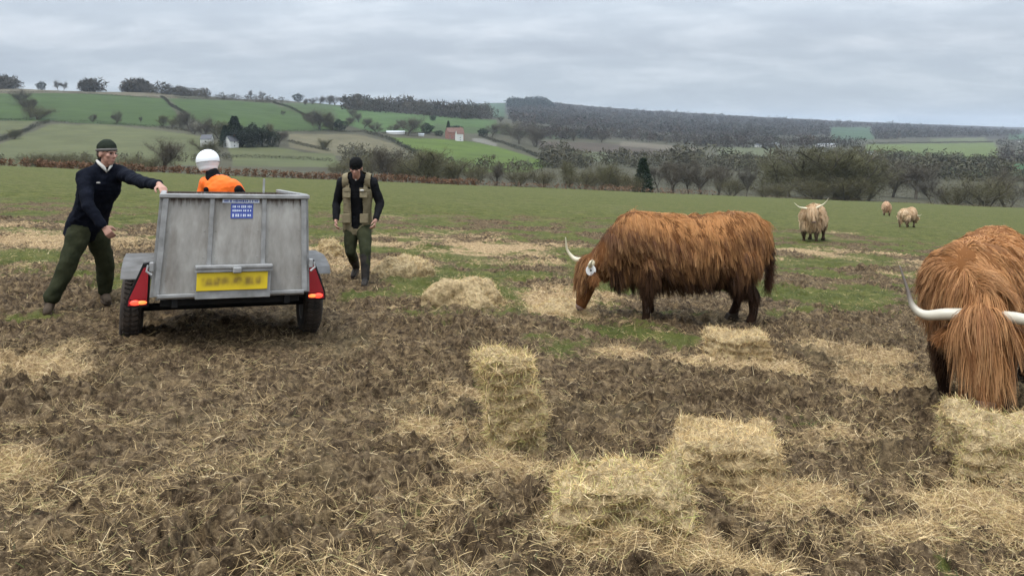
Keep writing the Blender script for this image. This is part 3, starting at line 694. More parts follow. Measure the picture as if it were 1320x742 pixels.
SINGLE = [('bare', 40, 152, 126, 1.2, 'dark bare tree at the top of the hedge between the upper fields'), ('round', 45, 155, 134, 1.4, 'broad dark tree below the bare one in the cross hedge'), ('bare', 28, 136, 115, 1.3, 'small dark tree highest in the cross hedge'),
 ('round', 16, 181, 166, 1.3, 'small round dark tree in the sloping hedge near the frame edge'), ('bare', 150, 160, 142, .9, 'lone bare tree in the hedge straight above the leaning man'), ('bare', 118, 158, 147, 1.0, 'faint small bare tree in the long hedge between the green fields'),
 ('tall', 181, 160, 150, 1.0, 'thin little tree on the long hedge, next to the clump'), ('bare', 412, 168, 140, 1.4, 'wide bare tree where the upper green field narrows'), ('round', 430, 168, 145, 1.3, 'grey-green tree beside the wide bare one'),
 ('yew', 438, 170, 152, 1.6, 'dark bushy tree at the corner above the khaki field'), ('round', 421, 193, 178, 1.3, 'dark round tree at the edge of the khaki field'), ('tall', 365, 150, 142, 1.2, 'tiny tree where the sloping hedge begins'),
 ('bare', 527, 176, 150, 1.4, 'pale green spreading tree between the long white shed and the farmhouse'), ('yew', 550, 173, 157, 1.9, 'dark evergreen behind the white car park of the farm'), ('conifer', 578, 172, 156, 1.2, 'dark evergreen rising behind the farmhouse roof'),
 ('yew', 588, 172, 160, 2.0, 'bushy evergreen touching the farmhouse gable'), ('yew', 566, 176, 167, 2.4, 'low dark yew at the farmhouse wall'), ('yew', 558, 156, 148, 1.6, 'single dark round tree alone in the field above the farmhouse'),
 ('yew', 602, 153, 143, 1.5, 'dark round tree at the end of the hill wood'), ('yew', 623, 176, 164, 2.0, 'dark tree beside the lane past the farmhouse'), ('bare', 635, 178, 158, 1.2, 'bare tree over the farm lane'),
 ('bare', 505, 172, 160, 1.6, 'dark low trees over the long white shed'), ('bare', 670, 186, 160, 1.5, 'broad bare tree above the dark hedge of the bright field'), ('round', 660, 176, 156, 1.4, 'grey tree beyond the farm lane'),
 ('bare', 690, 190, 162, 1.5, 'tall grey-brown tree at the plough land corner'), ('bush', 636, 206, 198, .9, 'small bare bush low in the bright green field'), ('yew', 384, 131, 119, 1.6, 'dense dark tree standing on the skyline above the sloping hedge'),
 ('tall', 323, 128, 116, 1.0, 'small feathery skyline tree, first of the pair on the upper green field'), ('tall', 338, 129, 117, 1.1, 'small feathery skyline tree, second of the pair on the upper green field'), ('yew', 53, 113, 104, 1.6, 'dark little dome of a tree on the tan skyline'),
 ('tall', 75, 113, 103, 1.2, 'twiggy skyline tree beside the dark little dome'), ('tall', 82, 113, 105, 1.2, 'smaller twiggy skyline tree next to the first'), ('tall', 193, 117, 107, 1.0, 'lone thin tree sticking up on the skyline between two woods')]
for k, px, base, top, w, lb in SINGLE:
    tree(k, px, DR(px, base), top, wide=w, label=lb, parts=False)
for px, top in [(402, 126), (412, 124), (425, 123), (433, 123), (446, 125), (393, 127)]:
    tree('bare', px, DR(px, 135), top, wide=1.5, parts=False, label='bare tree of the thin line along the skyline before the hill wood', group='bare skyline trees before the hill wood')
for px, base in [(455, 152), (462, 158), (448, 165), (470, 166), (485, 172), (396, 158), (404, 164), (520, 168), (645, 158), (705, 176), (722, 178), (740, 182), (757, 178), (775, 184)]:
    tree('bare', px, DR(px, base), h=13, wide=1.2, parts=False, label='small bare hedgerow tree on the slopes around the farmhouse', group='bare hedgerow trees around the farmhouse')

# ---- woods: far masses of crowns nobody could count
def wood(name, poly, n, h, label, cols, seed, per=64, dmin=0, wfac=.5):
    r = np.random.default_rng(seed); xs = [p[0] for p in poly]; ys = [p[1] for p in poly]
    DX = np.geomspace(max(dmin, 240), 7200, 420); pts = []
    tries = 0
    while len(pts) < n and tries < 30:
        tries += 1
        px = r.uniform(min(xs), max(xs), 4000); row = r.uniform(min(ys), max(ys), 4000); m = inpoly(px, row, poly)
        if dmin > 1000: m &= ~(inpoly(px, row, [(590, 128), (655, 130), (655, 150), (600, 150)])) & ~inpoly(px, row-3, [(1068, 162), (1122, 162), (1130, 180), (1070, 180)])
        px, row = px[m], row[m]
        for a, b in zip(px[:220], row[:220]):
            i_ = int((a+700)/2700*900)
            rr = RT[i_]; k = np.nonzero(rr <= b)[0]
            k = k[k >= K0(dmin)]
            if len(k): pts.append((a, DD[k[0]]*r.uniform(.99, 1.01)))
            if len(pts) >= n: break
    p = np.array(pts); X, Y, Z = hill_pt(p[:, 0], p[:, 1]); n = len(X)
    hh = h*r.uniform(.6, 1.25, n)*(1+.45*pn(X/(h*4.5), Y/(h*9), seed)+.25*pn(X/(h*1.7), Y/(h*4), seed+1))
    C = np.stack([X, Y, Z+hh*.5], 1)
    i_ = np.repeat(np.arange(n), per); m = len(i_)
    d = r.normal(size=(m, 3)); d /= np.linalg.norm(d, axis=1)[:, None]; d *= r.uniform(.55, 1, (m, 1))**.4
    Pn = C[i_]+d*np.stack([hh*wfac, hh*wfac, hh*.5], 1)[i_]
    sz = hh[i_]*r.uniform(.035, .09, m)*(64/per)**.5
    D = r.normal(size=(m, 3)); D /= np.linalg.norm(D, axis=1)[:, None]
    base = np.array(cols); tc_ = .80*(base[r.integers(0, len(base), n)]*.6+base.mean(0)*.4)*r.uniform(.85, 1.15, (n, 1))
    cl = tc_[i_]*r.uniform(.92, 1.08, (m, 1))
    V, Fc, cc = ribbons('x', Pn, D, sz*3.2, sz*1.1, None, seg=1, bend=.3, cols=cl, seed=seed)
    return tag(mesh_np(name, V, Fc, M_twig_b, cols=cc), label, 'woodland', kind='stuff')
DD = np.geomspace(240, 7200, 420)
RT = np.zeros((900, 420))
for i_ in range(900):
    X, Y, Z = hill_pt(np.full(420, -700+3*i_+0.), DD); RT[i_] = HR-(Z-CH)*F/Y
def K0(d): return int(np.searchsorted(DD, max(d, 240)))
BW = [(.075, .060, .042), (.062, .052, .038), (.095, .078, .052), (.055, .052, .034)]
FW = [(.080, .062, .052), (.062, .055, .046), (.10, .075, .058), (.050, .055, .035)]
OW = [(.10, .095, .048), (.085, .075, .05), (.12, .105, .07), (.07, .065, .045)]
wood('woodland', [(107, 114), (150, 113), (185, 115), (185, 119), (107, 118)], 150, 17, 'dark domed wood on the skyline above the leaning man', BW, 41)
wood('woodland', [(-10, 110), (30, 111), (36, 114), (-10, 116)], 70, 13, 'dark wood on the skyline at the frame edge', BW, 42)
wood('woodland', [(185, 117), (265, 121), (268, 127), (186, 120)], 100, 12, 'low dark wood running down the skyline to the pair of feathery trees', BW, 43)
wood('woodland', [(268, 125), (330, 128), (380, 132), (380, 134), (268, 128)], 60, 8, 'thin grey wood along the skyline behind the upper green field', BW, 44)
wood('woodland', [(446, 137), (500, 139), (560, 142), (620, 146), (640, 154), (600, 154), (520, 147), (446, 142)], 480, 21, 'brown leafless hill wood on the ridge above the farmhouse', BW, 45)
wood('woodland', [(660, 164), (760, 168), (860, 178), (1000, 182), (1100, 184), (1110, 192), (960, 192), (905, 190), (800, 181), (690, 180)], 520, 13, 'brown wood in the valley beyond the plough land', FW, 46)
wood('woodland', [(700, 196), (730, 198), (740, 210), (900, 206), (1110, 208), (1190, 206), (1290, 212), (1290, 226), (1320, 236), (1120, 232), (900, 220), (700, 218)], 600, 11, 'scrubby brown wood on the lower slope behind the grazing cow', OW, 47, per=60)
wood('woodland', [(1285, 184), (1420, 182), (1420, 212), (1292, 212)], 130, 13, 'dark wood beside the pale green field, cut by the frame', FW, 48)
wood('woodland', [(615, 136), (640, 131), (700, 131), (715, 140), (650, 139)], 500, 22, 'dark plantation capping the distant round hill', [(.035, .045, .03), (.045, .05, .035)], 49, dmin=2800, per=20)
wood('woodland', [(650, 144), (700, 135), (800, 143), (950, 152), (1070, 158), (1300, 168), (1320, 175), (1190, 178), (1120, 181), (1060, 176), (950, 178), (850, 172), (660, 158)], 5200, 13, 'purple-brown woods covering the long far ridge', FW, 50, dmin=1500, per=18)
wood('woodland', [(-30, 206), (250, 204), (300, 206), (300, 209), (-30, 211)], 70, 3.0, 'low scrub along the valley behind the trailer', OW, 51)
wood('woodland', [(440, 196), (520, 200), (600, 214), (700, 220), (700, 226), (440, 222)], 170, 6, 'brown underwood filling the valley below the bright green field', OW, 52, per=60)

# ---- hedges
def hedge(pts, h, w, label, col=(.055, .055, .035), name='hedge', seed=1, on_field=False, dens=1.0, cat='hedge', cap=None):
    r = np.random.default_rng(seed); W3 = []
    for px, row in pts: W3.append(G(px, row) if on_field else HP(px, row))
    A = []
    for a, b in zip(W3[:-1], W3[1:]):
        k = max(2, int((b-a).length/(1.3*max(w, 1))))
        for j in range(k):
            p = a.lerp(b, j/k); px = 660+F*p.x/p.y
            if on_field: q = (p.x, p.y, gz(p.x, p.y))
            else: X, Y, Z = hill_pt(np.array([px]), np.array([p.y])); q = (float(X[0]), float(Y[0]), float(Z[0]))
            A.append(q)
    A = np.array(A); n = len(A); per = int(34*dens); i_ = np.repeat(np.arange(n), per); m = len(i_)
    hh = h*(.8+.35*pn(A[:, 0]/(5*h), A[:, 1]/(5*h), seed)+.15*r.random(n))
    Pn = A[i_]+np.stack([r.normal(0, w*.40, m), r.normal(0, w*.40, m), r.uniform(0, 1, m)**.8*hh[i_]], 1)
    D = r.normal(size=(m, 3)); D /= np.linalg.norm(D, axis=1)[:, None]
    ln = h*r.uniform(.18, .45, m); wd = h*r.uniform(.07, .14, m)
    cl = .75*np.array(col)*r.uniform(.75, 1.3, (m, 1))
    V, Fc, cc = ribbons('x', Pn, D, ln, wd, None, seg=1, bend=.3, cols=cl, seed=seed)
    if cap is not None:
        pass
    return tag(mesh_np(name, V, Fc, M_twig_b, cols=cc), label, cat)
HG = [([(-60, 196), (0, 183), (45, 165), (64, 158)], 3.0, 'dark hedge sloping up from the frame edge to the long hedge'), ([(64, 158), (130, 160), (205, 166), (262, 173)], 2.6, 'long dark hedge between the upper green field and the pale field'),
 ([(-60, 119), (0, 120), (100, 121), (208, 127)], 2.6, 'hedge along the top of the big green field'), ([(208, 126), (225, 140), (243, 152)], 3.2, 'steep dark hedge between the two upper green fields'),
 ([(215, 127), (300, 130), (350, 133)], 2.4, 'hedge under the skyline above the second green field'), ([(352, 133), (385, 146), (412, 156), (440, 166)], 3.2, 'sloping dark hedge falling from the skyline to the khaki field'),
 ([(330, 170), (400, 171), (470, 171)], 2.6, 'hedge along the top of the khaki field'), ([(372, 184), (400, 191), (425, 196)], 2.6, 'short dark hedge below the khaki field'),
 ([(470, 172), (500, 180), (520, 190), (540, 200)], 3.6, 'brown hedge between the khaki field and the bright green field'), ([(255, 204), (320, 204), (370, 205), (430, 209)], 2.2, 'dark hedge low in the valley behind the orange jacket'),
 ([(618, 176), (650, 186), (680, 197), (720, 211)], 3.6, 'dark hedge edging the bright green field beside the lane'), ([(668, 216), (700, 215)], 4.0, 'dark thorn hedge at the low corner of the bright field'),
 ([(1112, 196), (1190, 201), (1290, 207)], 4.5, 'dark hedge under the long pale green field'), ([(1120, 186), (1200, 185), (1280, 184)], 3.5, 'hedge along the top of the long pale green field'),
 ([(560, 172), (520, 173), (490, 173)], 2.0, 'low hedge in front of the white shed'), ([(-60, 155), (0, 156), (44, 156)], 2.6, 'hedge under the big green field at the frame edge'), ([(1185, 208), (1290, 211), (1400, 214)], 4, 'hedge on top of the dark green field by the frame edge')]
for i_, (pts, h, lb) in enumerate(HG): hedge(pts, h, h*.8, lb, seed=60+i_)
ed = lambda a, b, o=0: [(px, edge_row(px)+o) for px in np.linspace(a, b, 9)]
hedge(ed(-60, 235, .3), 1.15, .9, 'rusty brown dead bracken bank on the pasture edge behind the leaning man', col=(.19, .105, .062), name='bracken_bank', seed=81, on_field=True, dens=4, cat='bank')
hedge(ed(232, 620, .3), 1.25, .9, 'rusty brown dead bracken bank on the pasture edge between the rider and the grazing cow', col=(.20, .110, .064), name='bracken_bank', seed=82, on_field=True, dens=4, cat='bank')
hedge(ed(620, 930, .3), 1.1, .9, 'thinner rusty bracken bank on the pasture edge above the grazing cow', col=(.19, .115, .072), name='bracken_bank', seed=83, on_field=True, dens=1.2, cat='bank')
hedge(ed(930, 1400, .2), .55, .8, 'low dry grass bank on the pasture edge behind the far cows', col=(.19, .15, .09), name='grass_bank', seed=84, on_field=True, dens=.9, cat='bank')

# ---- houses and sheds far off
M_white = pmat('white_render', (.52, .51, .48), (.62, .61, .58), .8, .8); M_brickr = pmat('red_brick', (.22, .10, .075), (.30, .15, .11), 2, .9)
M_slate = pmat('slate_roof', (.045, .045, .05), (.085, .085, .09), 2, .6); M_tile = pmat('tile_roof', (.11, .06, .045), (.17, .095, .07), 2, .8); M_glass = pmat('window_glass', (.02, .025, .03), None, 1, .1)
M_sheet = pmat('pale_sheet_roof', (.46, .48, .50), (.60, .61, .62), 1, .5)
def house(name, px, row, w, dp, hw, hr, yaw, label, mw, mr, wins=3, chim=True, gables=0, cat='house', dfix=None):
    p = HP(px, row)
    o = empty(name, Matrix.Translation(p-Vector((0, 0, .3))) @ Matrix.Rotation(math.radians(yaw), 4, 'Z'), label, cat)
    b = MB(); b.box((0, 0, hw/2), (w, dp, hw))
    b.prism([(-dp/2, 0), (dp/2, 0), (0, hr)], -w/2+.01, w/2-.01, lambda u, v, q: (q, u, hw+v))
    for g in range(gables):
        gx = -w*.28+g*w*.52; gw = w*.30
        b.box((gx, -dp/2-.9, hw/2), (gw, 1.8, hw)); b.prism([(-gw/2, 0), (gw/2, 0), (0, hr*.85)], -dp/2-1.8, 0, lambda u, v, q, gx=gx: (gx+u, q, hw+v))
    b.build('wall', mw, o)
    rf = MB(); e = .35; t = .18
    sl = math.atan2(hr, dp/2); ln = math.hypot(hr, dp/2)+e
    for s_ in (-1, 1):
        R_ = Matrix.Rotation(-s_*sl, 3, 'X'); c = Vector((0, s_*(dp/4+e*.35), hw+hr/2-e*.2+t*.6)); rf.box(c, (w+2*e, ln, t), R_)
    for g in range(gables):
        gx = -w*.28+g*w*.52; gw = w*.30; sl2 = math.atan2(hr*.85, gw/2); l2 = math.hypot(hr*.85, gw/2)+e
        for s_ in (-1, 1): rf.box((gx+s_*(gw/4+.1), -dp/2-.6, hw+hr*.425+t*.5), (l2, 2.6, t), Matrix.Rotation(s_*sl2, 3, 'Y'))
    R0 = rf.build('roof', mr, o)
    if chim:
        c = MB(); c.box((w*.36, 0, hw+hr+.3), (.8, .8, 1.8)); c.box((w*.36, 0, hw+hr+1.25), (.95, .95, .15)); c.build('chimney', M_brickr, R0)
    for k in range(wins):
        for lv in ((1.4, 4.0) if hw > 4.5 else (1.5,)):
            x_ = -w/2+w*(k+.5)/wins
            yy = -dp/2-.03
            for g in range(gables):
                gx = -w*.28+g*w*.52
                if abs(x_-gx) < w*.15+.5: yy = -dp/2-1.83; x_ = gx
            f = MB()
            for a_, b_ in (((x_-.55, yy, lv), (.1, .1, 1.3)), ((x_+.55, yy, lv), (.1, .1, 1.3)), ((x_, yy, lv+.6), (1.0, .1, .1)), ((x_, yy, lv-.6), (1.0, .1, .1)), ((x_, yy, lv), (.06, .08, 1.1))): f.box(a_, b_)
            wd_ = f.build('window', M_white, o); g_ = MB(); g_.box((x_, yy+.02, lv), (1.0, .05, 1.1)); g_.build('pane', M_glass, wd_)
    return o
house('farmhouse', 586, 180, 19, 10, 8.0, 5.0, 25, 'red brick farmhouse with white gables above the bright green field', M_brickr, M_tile, 4, True, 0)
house('farmhouse_wing', 592, 182, 7, 6.5, 7.8, 4.6, 25, 'tall white gabled wing standing in front of the red brick farmhouse', M_white, M_tile, 1, False, 0)
house('shed', 510, 173, 20, 7, 2.6, 1.2, 6, 'long low shed with a pale roof beyond the bright green field', M_white, M_sheet, 0, False, cat='shed')
house('garage', 543, 176, 6, 4, 2.2, 1.1, 10, 'small white garage between the long shed and the farmhouse', M_white, M_sheet, 0, False, cat='shed')
house('cottage', 267, 190, 7, 7, 5.6, 3.0, 4, 'dark-roofed cottage showing two white wall strips above the riding helmet', M_white, M_slate, 1, False)
house('gabled_cottage', 298, 190, 7.5, 7, 4.6, 3.6, 60, 'dark-roofed cottage whose white gable shows beside the evergreens', M_white, M_slate, 1, True)
house('white_house', 977, 190, 9, 6, 3.4, 2.2, 20, 'tiny white house farthest along the valley from the huge scrub tree', M_white, M_slate, 2, True)
house('white_house', 998, 188, 17, 7, 3.2, 1.6, 5, 'tiny white building with a wide pale roof at the wood edge', M_white, M_sheet, 2, False)
house('barn', 1064, 190, 30, 8, 4.0, 1.8, 3, 'wide white barn peeping over the huge scrub tree', M_white, M_sheet, 0, False, cat='barn')
house('white_house', 1124, 201, 12, 6, 3.4, 2.0, 15, 'small white house at the corner of the long pale green field', M_white, M_slate, 2, True)
house('white_house', 1313, 184, 12, 7, 4.0, 2.0, 0, 'white house in the dark wood near the frame edge', M_white, M_slate, 2, False)
# ---------------------------------------------------------------- haze
hb = MB(); zlo = float(Zg.min())-1.5
zhi = max(float(Zg.max())+30, 30)
hb.box((0, 6900, (zlo+zhi)/2), (46000, 14600, zhi-zlo))
hm = bpy.data.materials.new('thin_haze'); hm.use_nodes = True; ht = hm.node_tree; ht.nodes.clear()
pv = N(ht, 'ShaderNodeVolumePrincipled'); pv.inputs['Density'].default_value = .000065; pv.inputs['Color'].default_value = (.76, .86, .98, 1); pv.inputs['Anisotropy'].default_value = .2
ho = N(ht, 'ShaderNodeOutputMaterial'); L(ht, pv.outputs[0], ho.inputs['Volume'])
tag(hb.build('haze', hm), kind='stuff')
# ---------------------------------------------------------------- hay
M_hay = attrmat('hay', rough=.75, spec=.25)
M_core = pmat('pressed_hay', (.20, .14, .065), (.55, .41, .22), 30, .9, bump=1.0, bscale=90, coord='Object', detail=8)
def hay_shape(name, label, cat, px, row, size, yaw=0, lean=(0, 0), n=5000, kind='bale', slump=.12, seed=1, lay=.10, group=None, sink=.03, green=0):
    r = np.random.default_rng(seed); c = G(px, row); w, d, h = size
    m = 26
    if kind == 'bale':
        # rounded block sampled as six displaced faces of one closed grid
        b = MB(); b.box((0, 0, h/2), (w*.94, d*.94, h*.96)); disp = lambda Pq: .055*pn3(Pq, 3.6, seed)+.040*pn3(Pq, 9, seed+1)+.018*pn3(Pq, 27, seed+2)+.010*np.sin(Pq[:, 2]*95+3*pn3(Pq, 5, seed+4))
    else:
        b = MB(); rr = random.Random(seed)
        for k in range(7):
            a = rr.uniform(0, 6.28); q = rr.uniform(0, .45); b.ell((math.cos(a)*q*w*.8, math.sin(a)*q*d*.8, h*.12), (w*rr.uniform(.22, .36), d*rr.uniform(.25, .38), h*rr.uniform(.5, .85)))
        disp = lambda Pq: .05*pn3(Pq, 4, seed)+.03*pn3(Pq, 12, seed+1)
    o = b.remesh(name, M_core, None, voxel=max(.014, max(size)/45), smooth=4, noise=disp)
    me = o.data
    if kind == 'bale':   # sag: wider at the foot, softer on top
        nv = len(me.vertices); Q = np.empty(nv*3, np.float32); me.vertices.foreach_get('co', Q); Q = Q.reshape(-1, 3)
        t = np.clip(Q[:, 2]/h, 0, 1); Q[:, 0] *= 1+slump*(1-t)*.8; Q[:, 1] *= 1+slump*(1-t)*.5
        Q[:, 0] += lean[0]*t*t*h; Q[:, 1] += lean[1]*t*h
        me.vertices.foreach_set('co', Q.ravel()); me.update()
    Pq, Nq = sample_surface(me, n, r)
    # stalks lie in the pressed layers of the flake, with stray ends sticking out
    T = r.normal(size=(n, 3)); T[:, 2] *= .30 if kind == 'bale' else .3
    T -= Nq*(T*Nq).sum(1)[:, None]; T /= np.linalg.norm(T, axis=1)[:, None]+1e-6
    D = T+Nq*r.uniform(-.1, lay, n)[:, None]; D /= np.linalg.norm(D, axis=1)[:, None]
    ln = r.uniform(.02, .07, n); k = r.random(n) < .05; ln[k] *= 1.6; D[k] += Nq[k]*.25
    wd = r.uniform(.0013, .0034, n)*max(1, c.y/6)
    cl = straw_cols(n, r)*(1.12+.42*pn3(Pq, 6, seed+31)+.25*pn3(Pq, 17, seed+33))[:, None]
    if green: g_ = r.random(n) < green; cl[g_] = cl[g_]*np.array([.72, .86, .62])
    V, Fc, cc = ribbons('x', Pq-Nq*.004, D, ln, wd, None, seg=3, bend=1.2, cols=cl, grav=.22, kink=.5, seed=seed)
    # apron of fallen stalks
    m_ = n//10; a = r.uniform(0, 6.28, m_); q = .8+.42*r.random(m_)**1.8
    Pa = np.stack([np.cos(a)*q*w*.55, np.sin(a)*q*d*.55, r.uniform(.0, .06, m_)*np.clip(1.4-q, .1, 1)+.02], 1)
    Da = r.normal(size=(m_, 3)); Da[:, 2] = np.abs(Da[:, 2])*.2; Da /= np.linalg.norm(Da, axis=1)[:, None]
    V2, F2, c2 = ribbons('x', Pa, Da, r.uniform(.03, .10, m_), r.uniform(.0015, .003, m_)*max(1, c.y/6), None, seg=3, bend=1.0, cols=straw_cols(m_, r), grav=.3, kink=.6, seed=seed+1)
    root = empty(name, Matrix.Translation(c-Vector((0, 0, sink))) @ Matrix.Rotation(math.radians(yaw), 4, 'Z'), label, cat, group)
    o.name = 'pressed_core'; o.parent = root
    mesh_np('loose_stalks', np.vstack([V, V2]), np.vstack([Fc, F2+len(V)]), M_hay, root, cols={'col': np.vstack([cc['col'], c2['col']])})
    return root
def sample_surface(me, n, r, wfun=None):
    me.calc_loop_triangles(); nt_ = len(me.loop_triangles)
    tri = np.empty(nt_*3, np.int32); me.loop_triangles.foreach_get('vertices', tri); tri = tri.reshape(-1, 3)
    nv = len(me.vertices); Q = np.empty(nv*3, np.float32); me.vertices.foreach_get('co', Q); Q = Q.reshape(-1, 3).astype(float)
    Nn = np.empty(nv*3, np.float32); me.vertices.foreach_get('normal', Nn); Nn = Nn.reshape(-1, 3).astype(float)
    A, B, C_ = Q[tri[:, 0]], Q[tri[:, 1]], Q[tri[:, 2]]
    ar = np.linalg.norm(np.cross(B-A, C_-A), axis=1)
    if wfun is not None: ar = ar*wfun((A+B+C_)/3)
    k = r.choice(nt_, n, p=ar/ar.sum()); u, v = r.random(n), r.random(n); f = u+v > 1; u[f] = 1-u[f]; v[f] = 1-v[f]
    Pq = A[k]+(B[k]-A[k])*u[:, None]+(C_[k]-A[k])*v[:, None]
    Nq = Nn[tri[k, 0]]*(1-u-v)[:, None]+Nn[tri[k, 1]]*u[:, None]+Nn[tri[k, 2]]*v[:, None]
    return Pq, Nq/(np.linalg.norm(Nq, axis=1)[:, None]+1e-9)
hay_shape('hay_bale', 'upright block of hay standing on end in the mud', 'hay bale', 662, 583, (.34, .28, .60), 12, (-.12, .0), n=26000, seed=21, slump=-.22, green=.3)
hay_shape('hay_bale', 'broad slumped hay block lying flat below the upright one', 'hay bale', 802, 676, (.56, .42, .27), -8, n=30000, seed=22, slump=.14, green=.3)
hay_shape('hay_bale', 'flat hay block with a squared front edge, between the slumped block and the grazed bale', 'hay bale', 935, 603, (.52, .46, .24), -14, n=28000, seed=23, slump=.12)
hay_shape('hay_bale', 'hay bale under the nose of the cow nearest the camera', 'hay bale', 1290, 615, (.46, .48, .34), -12, n=26000, seed=24, slump=.12, green=.25)
hay_shape('hay_bale', 'small hay block lying just past the hind feet of the grazing brown cow', 'hay bale', 950, 460, (.50, .40, .25), 8, n=16000, seed=25, slump=.2)
hay_shape('hay_pile', 'crumpled hay pile between the trailer and the grazing brown cow', 'hay pile', 600, 392, (.95, .7, .44), 5, n=12000, kind='pile', seed=26)
hay_shape('hay_pile', 'smooth low hay mound behind the boots of the walking man in the vest', 'hay pile', 515, 356, (.85, .7, .38), 3, n=9000, kind='pile', seed=27)
hay_shape('hay_pile', 'small hay mound between the trailer and the walking man', 'hay pile', 424, 334, (.55, .55, .40), 0, n=7000, kind='pile', seed=28)
hay_shape('hay_pile', 'little flat tuft of hay between the squared block and the grazed bale', 'hay pile', 1030, 636, (.36, .30, .07), 0, n=6000, kind='pile', seed=29)
hay_shape('hay_pile', 'thin spread of hay in front of the grazed bale at the frame edge', 'hay pile', 1272, 668, (.42, .40, .08), 0, n=6000, kind='pile', seed=30)
hay_shape('hay_pile', 'low hay spread under the muzzle of the grazing brown cow', 'hay pile', 722, 402, (.9, .7, .18), 0, n=8000, kind='pile', seed=31)
hay_shape('hay_pile', 'thin wisp of hay on the mud between the upright block and the grazing cow', 'hay pile', 790, 462, (.42, .34, .07), 0, n=3500, kind='pile', seed=32)

# ---------------------------------------------------------------- highland cattle
M_horn = attrmat('horn', rough=.35, spec=.5); M_skin = pmat('muzzle_skin', (.14, .09, .07), (.26, .17, .13), 12, .45)
M_eye = pmat('eye', (.01, .008, .006), None, 1, .08, spec=.8); M_hoof = pmat('hoof', (.022, .016, .011), (.05, .036, .024), 10, .9, spec=.1)
M_tag = pmat('white_plastic', (.75, .74, .70), (.82, .80, .76), 4, .45)
def cow(px, row, yawdeg, label, colA, colB, colT, poll, muzz, headside=0.0, nhair=30000, wd=.004, seed=1, scale=1.0, horns=None, lenk=1.0, forek=.62, dark=(.022, .011, .006), group=None, legs=None, lowz=.52, bellyk=.17, xyz=(1, 1, 1), topk=.0):
    """local axes: x forward, y to the cow's near side, z up"""
    r = np.random.default_rng(seed); c = G(px, row)
    M = Matrix.Translation(c) @ Matrix.Rotation(math.radians(yawdeg), 4, 'Z') @ Matrix.Diagonal((scale*xyz[0], scale*xyz[1], scale*xyz[2], 1))
    root = empty('highland_cow', M, label, 'cow', group)
    M_hide2 = pmat('ear_hide', tuple(v*.5 for v in colA), tuple(v*.8 for v in colA), 6, .9)
    b = MB()
    secs = [(-.80, .90, .15, .20), (-.70, .86, .27, .30), (-.5, .84, .325, .345), (-.25, .79, .36, .365), (0, .765, .385, .385), (.25, .78, .36, .385), (.45, .80, .31, .38), (.62, .82, .25, .34), (.75, .80, .19, .26)]
    for i in range(len(secs)-1):
        for j in range(5):
            t = j/5; q = [secs[i][k]+(secs[i+1][k]-secs[i][k])*t for k in range(4)]
            b.ell((q[0], 0, q[1]), (.13, q[2], q[3]), None, 18, 12)
    b.ell((.55, 0, 1.02), (.30, .14, .17)); b.ell((-.66, 0, 1.02), (.17, .20, .16))
    pl = Vector(poll); mz = Vector(muzz); hd = (mz-pl).normalized()
    nk0, nk1 = Vector((.62, 0, .90)), pl-hd*.02+Vector((-.10, 0, -.02))
    b.chain([nk0, nk0.lerp(nk1, .5)+Vector((0, 0, .015)), nk1], [.29, .215, .15], .25, 16, 10)
    b.chain([Vector((.70, 0, .66)), nk1+Vector((-.02, 0, -.10))], [.20, .10], .25, 14, 9)
    fw = hd; sd_ = Vector((0, 1, 0)); sd_ = (sd_-fw*sd_.dot(fw)).normalized(); sd_ = (Quaternion(fw, headside) @ sd_); un = fw.cross(sd_); 
    if un.x < 0: un = -un           # forehead side
    Rh = Matrix((fw, sd_, un)).transposed()
    L_ = (mz-pl).length
    b.ell(pl+fw*.06, (.14, .14, .135), Rh); b.ell(pl+fw*L_*.30, (.14, .130, .135), Rh); b.ell(pl+fw*L_*.52, (.14, .105, .115), Rh); b.ell(pl+fw*L_*.74-un*.01, (.12, .088, .092), Rh)
    b.ell(mz-fw*.03-un*.012, (.07, .082, .070), Rh); b.ell(pl+fw*L_*.5-un*.07, (.15, .05, .05), Rh)
    lg = legs or [(.50, .20, .04), (.46, -.20, -.05), (-.60, .20, -.04), (-.62, -.20, .05)]
    for i, (lx, ly, sw) in enumerate(lg):
        if i < 2: ps = [(lx, ly*.95, .66), (lx+.01, ly, .42), (lx+sw*.5+.015, ly, .27), (lx+sw, ly, .12), (lx+sw+.01, ly, .05)]; rs = [.135, .092, .062, .045, .058]
        else: ps = [(lx+.04, ly*.9, .70), (lx+.10, ly, .50), (lx-.06+sw*.4, ly, .33), (lx-.03+sw, ly, .13), (lx+sw, ly, .05)]; rs = [.19, .125, .066, .048, .058]
        b.chain(ps, rs, .3, 12, 8)
    M_body = attrmat('cow_hide', rough=.9, spec=.1)
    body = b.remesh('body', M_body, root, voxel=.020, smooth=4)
    nv_ = len(body.data.vertices); Qb = np.empty(nv_*3, np.float32); body.data.vertices.foreach_get('co', Qb); Qb = Qb.reshape(-1, 3).astype(float)
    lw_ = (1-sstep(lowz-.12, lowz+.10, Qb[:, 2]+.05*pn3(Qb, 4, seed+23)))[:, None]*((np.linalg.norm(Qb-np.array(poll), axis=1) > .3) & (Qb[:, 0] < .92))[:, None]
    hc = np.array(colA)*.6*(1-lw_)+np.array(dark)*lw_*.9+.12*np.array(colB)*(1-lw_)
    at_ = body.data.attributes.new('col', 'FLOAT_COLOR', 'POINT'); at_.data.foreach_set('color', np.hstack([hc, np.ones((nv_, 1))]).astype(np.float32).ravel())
    # hooves
    for i, (lx, ly, sw) in enumerate(lg):
        h = MB(); x0 = lx+sw+.02
        for s_ in (-1, 1): h.prism([(-.065, 0), (.075, 0), (.045, .05), (-.055, .07)], ly+s_*.030-.026, ly+s_*.030+.026, lambda u, v, q: (x0+u, q, v-.01))
        h.build('hoof', M_hoof, root)
